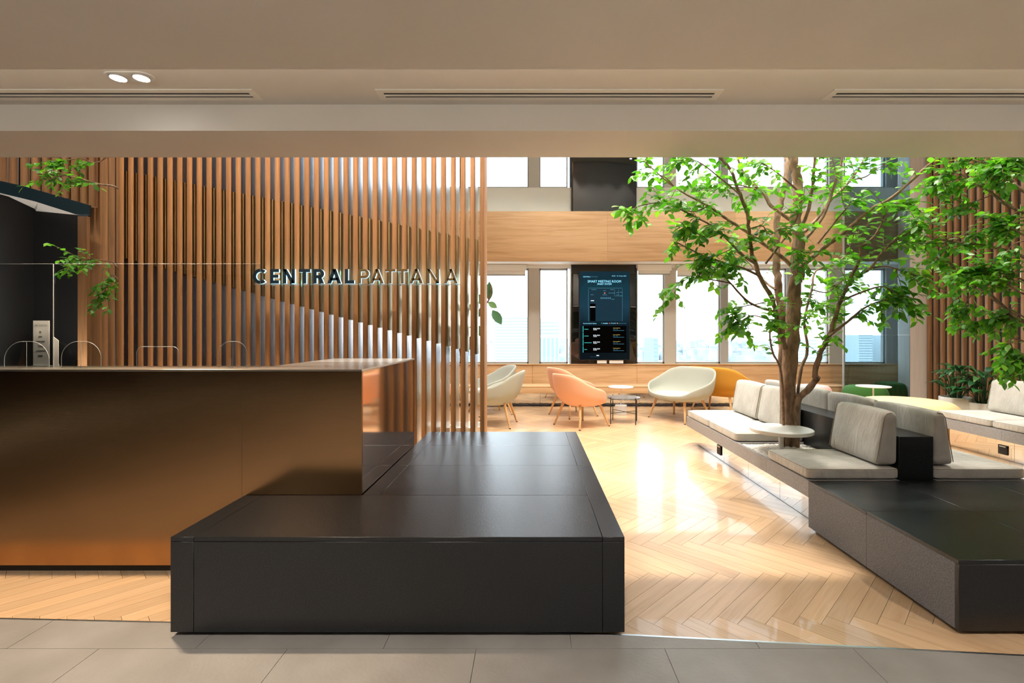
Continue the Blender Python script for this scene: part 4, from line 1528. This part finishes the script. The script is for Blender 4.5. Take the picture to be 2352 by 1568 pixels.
def from_hub(i, pts, d0, d1): return [hub[i]] + Z5(pts, d0, d1)


br2 = [
    (from_hub(0, [(1363, 1210), (1200, 1080), (1060, 960), (920, 890), (860, 800), (780, 770)], 4.45, 4.9), .020, .007, .55, 'branch'),
    (from_hub(2, [(1363, 755), (1200, 700), (1060, 670), (880, 650), (720, 620), (640, 600)], 4.5, 4.9), .018, .005, .75, 'branch'),
    (from_hub(3, [(1363, 300), (1300, 240), (1200, 170), (1120, 120), (1000, 80)], 4.45, 4.7), .018, .006, .8, 'branch'),
    (from_hub(3, [(1300, 420), (1150, 320), (1000, 230), (880, 160), (760, 200)], 4.5, 4.8), .016, .005, 1.1, 'branch'),
    (from_hub(2, [(1320, 580), (1240, 540), (1200, 500)], 4.4, 4.5), .009, .004, 1.5, 'branch'),
    (from_hub(1, [(1330, 900), (1200, 840), (1100, 830), (1020, 850)], 4.4, 4.55), .010, .004, 1.6, 'branch'),
    (from_hub(1, [(1340, 1000), (1240, 930), (1180, 900), (1100, 860)], 4.3, 4.4), .010, .004, 1.5, 'branch'),
    (from_hub(0, [(1340, 1330), (1280, 1380), (1320, 1430), (1340, 1470)], 4.35, 4.3), .007, .003, 1.6, 'branch'),
    (from_hub(0, [(1330, 1150), (1240, 1160), (1140, 1190)], 4.45, 4.6), .008, .003, 1.5, 'branch'),
    (Z5([(1060, 960), (980, 1040), (930, 1150)], 4.75, 4.8), .006, .003, 1.8, 'branch'),
    (Z5([(920, 890), (920, 1000), (860, 1080)], 4.85, 4.9), .005, .003, 1.7, 'branch'),
    (Z5([(780, 770), (720, 740), (680, 700)], 4.9, 4.95), .005, .003, 2.2, 'branch'),
    (Z5([(880, 650), (950, 600), (1050, 600)], 4.8, 4.7), .005, .003, 2.0, 'branch'),
    (from_hub(3, [(1400, 120), (1300, 110), (1220, 120)], 4.2, 4.2), .008, .003, 1.8, 'branch'),
    (Z5([(1150, 320), (1050, 360), (950, 390)], 4.65, 4.7), .006, .003, 1.8, 'branch'),
    (Z5([(880, 160), (850, 240), (800, 290)], 4.8, 4.85), .005, .003, 1.8, 'branch'),
    (Z5([(1000, 230), (1080, 200), (1130, 230)], 4.7, 4.6), .005, .003, 1.8, 'branch'),
    (Z5([(1360, 480), (1300, 500), (1250, 600)], 4.4, 4.4), .006, .003, 1.6, 'branch'),
    (Z5([(1390, 640), (1300, 660), (1240, 720)], 4.3, 4.3), .006, .003, 1.7, 'branch'),
]
grow(tree2, [(T2, .06, .03, 0, 'trunk')], br2, 220, 5, dens=1.12)

# tree behind the slat screen at the left
tx3 = XX(320, 5.2)
tree3 = thing('ficus_tree', 'ficus tree behind the left end of the slat screen, branches reaching past the poles', 'tree', (tx3, 5.2, 0))
T3 = [Vector((tx3, 5.2, 0)), Vector((tx3 + .03, 5.2, 1.2)), Vector((tx3 - .03, 5.22, 2.2)), Vector((tx3, 5.2, 3.6))]


def Z1(pts, d0, d1):
    n = len(pts)
    return [P(x / 3.015, 340 + y / 3.015, d0 + (d1 - d0) * i / (n - 1)) for i, (x, y) in enumerate(pts)]


br3 = [
    ([T3[2] + Vector((0, 0, .5))] + Z1([(820, 280), (690, 250), (560, 215), (440, 190), (330, 220)], 5.2, 5.05), .013, .005, 1.1, 'branch'),
    ([T3[3]] + Z1([(700, 90), (560, 70), (440, 90)], 5.2, 5.1), .008, .004, 1.0, 'branch'),
    ([T3[1] + Vector((0, 0, .5))] + Z1([(800, 810), (720, 780), (620, 770), (540, 760)], 5.2, 5.0), .008, .003, 1.1, 'branch'),
    ([T3[1] + Vector((0, 0, .4))] + Z1([(790, 880), (740, 960), (720, 1000)], 5.15, 5.05), .006, .003, 1.2, 'branch'),
]
grow(tree3, [(T3, .05, .03, 0, 'trunk')], br3, 160, 9, leaf_len=.07)

# rubber plant behind the right end of the screen
D5 = 5.35
rp_x = XX(1075, D5)
rp = thing('rubber_plant', 'rubber plant with big oval leaves behind the right end of the slat screen', 'plant', (rp_x, D5, 0))
MB().lathe([(.15, .0), (.19, .34), (.2, .36), (.18, .36), (.17, .31)], (rp_x, D5, 0), 32).build('pot', 'pot_white', rp, smooth=True)
stemp = [Vector((rp_x, D5, .3)), Vector((rp_x - .03, D5, .9)), P(1085, 760, D5), P(1100, 715, D5), P(1122, 690, D5), P(1128, 655, D5)]
MB().tube(catmull(stemp, 5), .009, 8).build('stem', 'twig_bark', rp, smooth=True)
MB().tube(catmull([Vector((rp_x - .03, D5, .9)), P(1040, 740, D5), P(1010, 722, D5), P(960, 715, D5)], 5), .010, 8).build('stem', 'twig_bark', rp, smooth=True)


def blade(root, base, tip, width, mname, nrm, name='leaf', droop=0.0, fold=.08):
    base, tip = Vector(base), Vector(tip)
    ax = tip - base
    ln = ax.length
    ax.normalize()
    nrm = Vector(nrm)
    nrm = (nrm - ax * nrm.dot(ax)).normalized()
    sd = ax.cross(nrm)
    prof = [(0, .08), (.08, .35), (.22, .78), (.42, 1.0), (.62, .93), (.8, .62), (.92, .28), (1, .02)]
    vs, fs = [], []
    for t_, w2 in prof:
        c = base + ax * ln * t_ + nrm * (droop * math.sin(PI * t_)) - Vector((0, 0, droop * .8 * t_ * t_))
        vs += [c - sd * width * w2 / 2 + nrm * fold * width * w2, c, c + sd * width * w2 / 2 + nrm * fold * width * w2]
    for i in range(len(prof) - 1):
        a = i * 3
        fs += [(a, a + 1, a + 4, a + 3), (a + 1, a + 2, a + 5, a + 4)]
    mb = MB()
    mb.add(vs, fs)
    return mb.build(name, mname, root, smooth=True, angle=180)


for (bx, by, tx_, ty, w_, dd) in ((1123, 690, 1124, 646, .085, 0), (1121, 694, 1142, 707, .075, .02), (1131, 712, 1152, 745, .105, -.02), (1118, 700, 1098, 728, .09, .03),
                                  (1112, 700, 1088, 672, .09, -.03), (1100, 715, 1070, 700, .09, .05), (1090, 745, 1112, 775, .09, .04), (1080, 750, 1050, 770, .09, -.05),
                                  (1040, 738, 1035, 690, .09, .03), (1010, 722, 1005, 775, .1, .04), (985, 718, 960, 680, .09, -.02), (960, 715, 925, 735, .09, .03),
                                  (1085, 770, 1060, 820, .1, .05), (1050, 742, 1070, 790, .1, -.05)):
    blade(rp, P(bx, by, D5), P(tx_, ty, D5 + dd), w_, 'rubber_leaf', (random.uniform(-.4, .4), -1, .35))

# ------------------------------------------------------------------ lounge chairs
def shell_profile(b_):
    ks = [(0, .405), (.10, .43), (.22, .525), (.38, .578), (.55, .612), (.70, .675), (.84, .77), (.93, .815), (1, .825)]
    for (a, ha), (c, hc) in zip(ks, ks[1:]):
        if b_ <= c:
            t_ = (b_ - a) / (c - a)
            return ha + (hc - ha) * (t_ * t_ * (3 - 2 * t_) * .4 + t_ * .6)
    return ks[-1][1]


def lounge_chair(name, lab, cat, x, y, face_deg, felt, seat_m, sx=1.0, group=None):
    """front faces local +y; face_deg is the compass angle of the front, 0 = +x"""
    t = thing(name, lab, cat, (x, y, 0), math.radians(face_deg) - PI / 2, group)
    ORG.pop(t.name)
    NA, NV = 40, 9
    vs, fs = [(0, .02, .325)], []
    for j in range(1, NV + 1):
        v = j / NV
        for i in range(NA):
            a = 2 * PI * i / NA                        # 0 = back
            b_ = (1 + math.cos(a)) / 2
            H = shell_profile(b_)
            if sx > 1.3:                               # broad sofa: flatter middle of the back
                H = shell_profile(min(1, b_ * 1.05))
            r_ = math.sin(min(v * 1.45, 1) * PI / 2) ** .85
            rx, ry = .355 * sx, .335
            zz_ = .325 + (H - .325) * max(0, (v - .22) / .78) ** 1.45
            lean = -.12 * max(0, math.cos(a)) * max(0, v - .4) / .6
            flare = 1 + .10 * max(0, v - .5) * (abs(math.sin(a)))
            e = 2.5 if sx > 1.3 else 2.15
            ca, sa = math.cos(a), math.sin(a)
            m_ = (abs(ca) ** e + abs(sa) ** e) ** (-1 / e)
            vs.append((rx * r_ * sa * m_ * flare, -ry * r_ * ca * m_ + lean + .02, zz_))
    for i in range(NA):
        fs.append((0, 1 + (i + 1) % NA, 1 + i))
    for j in range(NV - 1):
        for i in range(NA):
            a, c = 1 + j * NA + i, 1 + j * NA + (i + 1) % NA
            fs.append((a, c, c + NA, a + NA))
    mb = MB()
    mb.add(vs, fs)
    sh_ = mb.build('shell', felt, t, smooth=True, angle=180)
    md = sh_.modifiers.new('thickness', 'SOLIDIFY')
    md.thickness = .03
    md.offset = 0
    ms = sh_.modifiers.new('soft', 'SUBSURF')
    ms.levels = ms.render_levels = 1
    c = MB().lathe([(.05, .352), (.23, .358), (.285, .378), (.29, .40), (.27, .42), (.18, .432), (.02, .435)], (0, .04, 0), 36, sx=1.0 * sx, sy=.98).build('seat_pad', seat_m, t, smooth=True)
    for ix in (-1, 1):
        for iy in (-1, 1):
            p0 = (ix * .19 * sx, iy * .19 + .02, .345)
            p1 = (ix * (.19 * sx + .10), iy * .29 + .02, .0)
            lg = MB().tube([p0, p1], [.022, .013], 12).build('leg', 'oak_leg', t, smooth=True)
            e = Vector(p1)
            d_ = (Vector(p0) - e).normalized()
            MB().tube([e, e + d_ * .012], [.0138, .0138], 12).build('foot_cap', 'black', lg, smooth=True)
    return t


G = 'shell lounge chairs by the windows'
lounge_chair('lounge_chair', 'grey shell lounge chair right beside the slat screen, nearer of two', 'chair', XX(1139, 7.25), 7.25, 172, 'felt_grey', 'felt_grey_seat', 1.0, G)
lounge_chair('lounge_chair', 'grey shell lounge chair beside the slat screen, farther of two', 'chair', XX(1128, 8.3), 8.3, 205, 'felt_grey', 'felt_grey_seat', 1.0, G)
lounge_chair('lounge_chair', 'peach shell lounge chair showing its back, nearer of two', 'chair', XX(1333, 7.2), 7.2, 36, 'felt_peach', 'felt_peach', 1.0, G).scale = (1, 1, .965)
lounge_chair('lounge_chair', 'peach shell lounge chair partly hidden behind the nearer peach chair', 'chair', XX(1314, 8.1), 8.1, 32, 'felt_peach', 'felt_peach', 1.0, G)
lounge_chair('lounge_chair', 'coral lounge chair glimpsed through the slats of the screen', 'chair', XX(1000, 8.3), 8.3, 20, 'felt_pink', 'felt_pink', 1.0, G)
lounge_chair('loveseat', 'grey shell loveseat with grey seat pad beside the marble table', 'sofa', XX(1562, 7.75), 7.75, 210, 'felt_grey', 'felt_grey_seat', 1.5)
lounge_chair('loveseat', 'mustard yellow shell loveseat showing its back beside the grey loveseat', 'sofa', XX(1652, 8.25), 8.25, 38, 'felt_mustard', 'felt_mustard', 1.5)

# tables between the chairs
round_table('side_table', 'small white round table on a concrete foot between the chairs', XX(1426, 8.2), 8.2, ZZ(887, 8.2), .21, 'white_paint', .018, .012, (.10, .165, 'concrete'))
Ym, xm = 7.45, XX(1433, 7.45)
t = thing('side_table', 'low round dark marble table with thin black wire legs', 'table', (xm, Ym, 0))
zt = ZZ(911, Ym)
MB().lathe([(.245, zt - .022), (.25, zt - .018), (.25, zt - .003), (.247, zt)], (xm, Ym, 0), 48).build('top', 'marble', t, smooth=True)
for k in range(4):
    a = PI / 4 + k * PI / 2 - .25
    MB().tube([(xm + .262 * math.cos(a), Ym + .262 * math.sin(a), .001), (xm + .262 * math.cos(a), Ym + .262 * math.sin(a), zt + .01)], .007, 8).build('leg', 'black', t, smooth=True)
for z in (.16, zt - .03):
    for k in range(2):
        a = PI / 4 + k * PI / 2 - .25
        MB().tube([(xm + .262 * math.cos(a), Ym + .262 * math.sin(a), z + .008 * k), (xm - .262 * math.cos(a), Ym - .262 * math.sin(a), z + .008 * k)], .0045, 6).build('stretcher', 'black', t, smooth=True)

# poufs, ottoman, table on the right
def pouf(lab, x, y, r_, h, felt, name='pouf'):
    t = thing(name, lab, 'pouf', (x, y, 0))
    pr = [(r_ * .80, .012), (r_ * .93, .06), (r_ * .99, h * .38), (r_, h * .55), (r_ * .97, h * .75), (r_ * .86, h * .92), (r_ * .70, h * .985), (r_ * .35, h), (.01, h * 1.0)]
    cc = [(p.x, p.y) for p in catmull([Vector((a, c, 0)) for a, c in pr], 4)]
    MB().lathe(cc, (x, y, 0), 48).build('cushion', felt, t, smooth=True, angle=70)
    MB().lathe([(r_ * .7, .0005), (r_ * .7, .012)], (x, y, 0), 32).build('foot_ring', 'black', t, smooth=True)


pouf('bright green upholstered pouf behind the thin white table', XX(1987, 8.2), 8.2, .345, .49, 'felt_green')
pouf('green pouf standing behind the smoked glass', XX(2052, 9.08), 9.08, .33, .46, 'felt_green')
pouf('pink upholstered pouf behind the tree trunk', XX(1866, 8.4), 8.4, .31, .48, 'felt_pink')
pouf('wide pale yellow round ottoman behind the island cushions', XX(2080, 6.75), 6.75, .62, .45, 'felt_yellow', 'ottoman')
round_table('side_table', 'thin white round table in front of the green poufs', XX(2006, 7.55), 7.55, ZZ(886, 7.55), .235, 'white_paint', .014, .011, (.14, .012, 'white_paint'))

# potted plants by the slat wall
def potted(lab, px, d_, r_, ph, n, seed, ll, lw):
    x = XX(px, d_)
    rnd = random.Random(seed)
    t = thing('potted_plant', lab, 'plant', (x, d_, 0), group='potted plants by the slat wall')
    pt = MB().lathe([(r_ * .9, .0005), (r_, ph * .5), (r_ * 1.0, ph - .01), (r_ * .98, ph), (r_ * .9, ph), (r_ * .88, ph - .04)], (x, d_, 0), 40).build('pot', 'pot_white', t, smooth=True)
    for a in (-2.3, -.85):
        cx_, cy_ = x + r_ * .955 * math.cos(a), d_ + r_ * .955 * math.sin(a)
        box('foot_slot', 'black', cx_ - .014, cx_ + .014, cy_ - .014, cy_ + .014, .02, .13, pt)
    MB().lathe([(r_ * .87, ph - .06), (r_ * .87, ph - .04)], (x, d_, 0), 32).build('soil', 'bark', t)
    stem = MB()
    for k in range(n):
        a = 2 * PI * (k * .381966) + rnd.uniform(-.3, .3)
        u = rnd.random()
        h = ph + .09 + .34 * u
        rr_ = (r_ * .5 + (1 - u) * r_ * 1.1)
        b0 = Vector((x + .25 * r_ * math.cos(a), d_ + .25 * r_ * math.sin(a), ph - .03))
        b1 = Vector((x + rr_ * .6 * math.cos(a), d_ + rr_ * .6 * math.sin(a), h))
        stem.tube([b0, b0.lerp(b1, .5) + Vector((0, 0, .03)), b1], .004, 5)
        l_ = ll * rnd.uniform(.75, 1.2)
        tip = b1 + Vector((l_ * math.cos(a) * .95, l_ * math.sin(a) * .95, l_ * rnd.uniform(-.05, .5)))
        blade(t, b1, tip, lw * rnd.uniform(.8, 1.15), 'lily_leaf', (-math.cos(a) * .3, -math.sin(a) * .3 - .2, 1), droop=.05, fold=.10)
    stem.build('stem', 'lily_leaf', t, smooth=True)


potted('broad pale pot of dark glossy leaves beside the timber wall end', 2196, 7.25, .205, .42, 46, 4, .20, .075)
potted('narrower pale pot of broad glossy leaves next to the second island', 2255, 7.0, .16, .37, 34, 8, .27, .115)

# ------------------------------------------------------------------ the city outside
GZ = -110.0
cg = box('ground', 'city_ground', -4000, 4000, 60, 5200, GZ - 1, GZ)
tag(cg, 'hazy city ground far below the windows', kind='structure')
mb = MB()
rnd = random.Random(21)
for _ in range(2200):
    y = 500 + 3600 * rnd.random() ** 1.3
    x = rnd.uniform(-.9, 1.2) * y
    w_, h_ = rnd.uniform(14, 60), rnd.choice((8, 12, 16, 20, 26, 34, 50)) * rnd.uniform(.8, 1.5)
    if rnd.random() < .03: h_ *= 2.0
    mb.box(x, x + w_, y, y + w_ * rnd.uniform(.6, 1.6), GZ, GZ + h_)
o = mb.build('city_blocks', 'city_pale', kind='stuff')
tag(o, 'pale low city blocks spreading to the horizon', 'buildings')


def tower(lab, px0, px1, pytop, d_, body_m, band_m, nb, vertical=False, depth=25):
    x0, x1, zt_ = XX(px0, d_), XX(px1, d_), ZZ(pytop, d_)
    t = thing('tower', lab, 'building', ((x0 + x1) / 2, d_, GZ))
    box('wall', body_m, x0, x1, d_, d_ + depth, GZ, zt_, t)
    zlow = ZZ(850, d_)
    if vertical:
        for k in range(nb):
            a = x0 + (x1 - x0) * (k + .18) / nb
            box('window_strip', band_m, a, a + (x1 - x0) / nb * .62, d_ - .3, d_ + .1, zlow, zt_ - 12, t)
        for k in range(4):
            z = zt_ - 3 - k * 2.2
            box('roof_louvre', band_m, x0 + .3, x1 - .3, d_ - .3, d_ + .1, z, z + .7, t)
    else:
        fh = (zt_ - zlow) / nb
        for k in range(nb):
            z = zlow + fh * k
            box('window_band', band_m, x0 + .2, x1 - .2, d_ - .3, d_ + .1, z + fh * .35, z + fh * .72, t)
    return t


tower('white tower with horizontal grey window bands seen right of the screen', 1136, 1222, 728, 260, 'city_white', 'city_band', 18)
tower('blue glass tower with vertical strips seen left of the display', 1236, 1284, 731, 300, 'city_white', 'city_blue', 5, True)
tower('small distant bluish tower seen right of the display', 1502, 1512, 776, 450, 'city_blue', 'city_band', 8, depth=40)
tower('white tower with square windows seen right of the trunk', 1828, 1876, 778, 240, 'city_white', 'city_blue', 9)
tower('grey office tower behind the smoked glass, left', 1972, 2004, 768, 220, 'city_white', 'city_band', 14)
tower('cream tower behind the smoked glass, middle', 2005, 2024, 776, 262, 'city_cream', 'city_white', 10)
tower('white tower behind the smoked glass, right', 2063, 2096, 770, 220, 'city_white', 'city_band', 12)
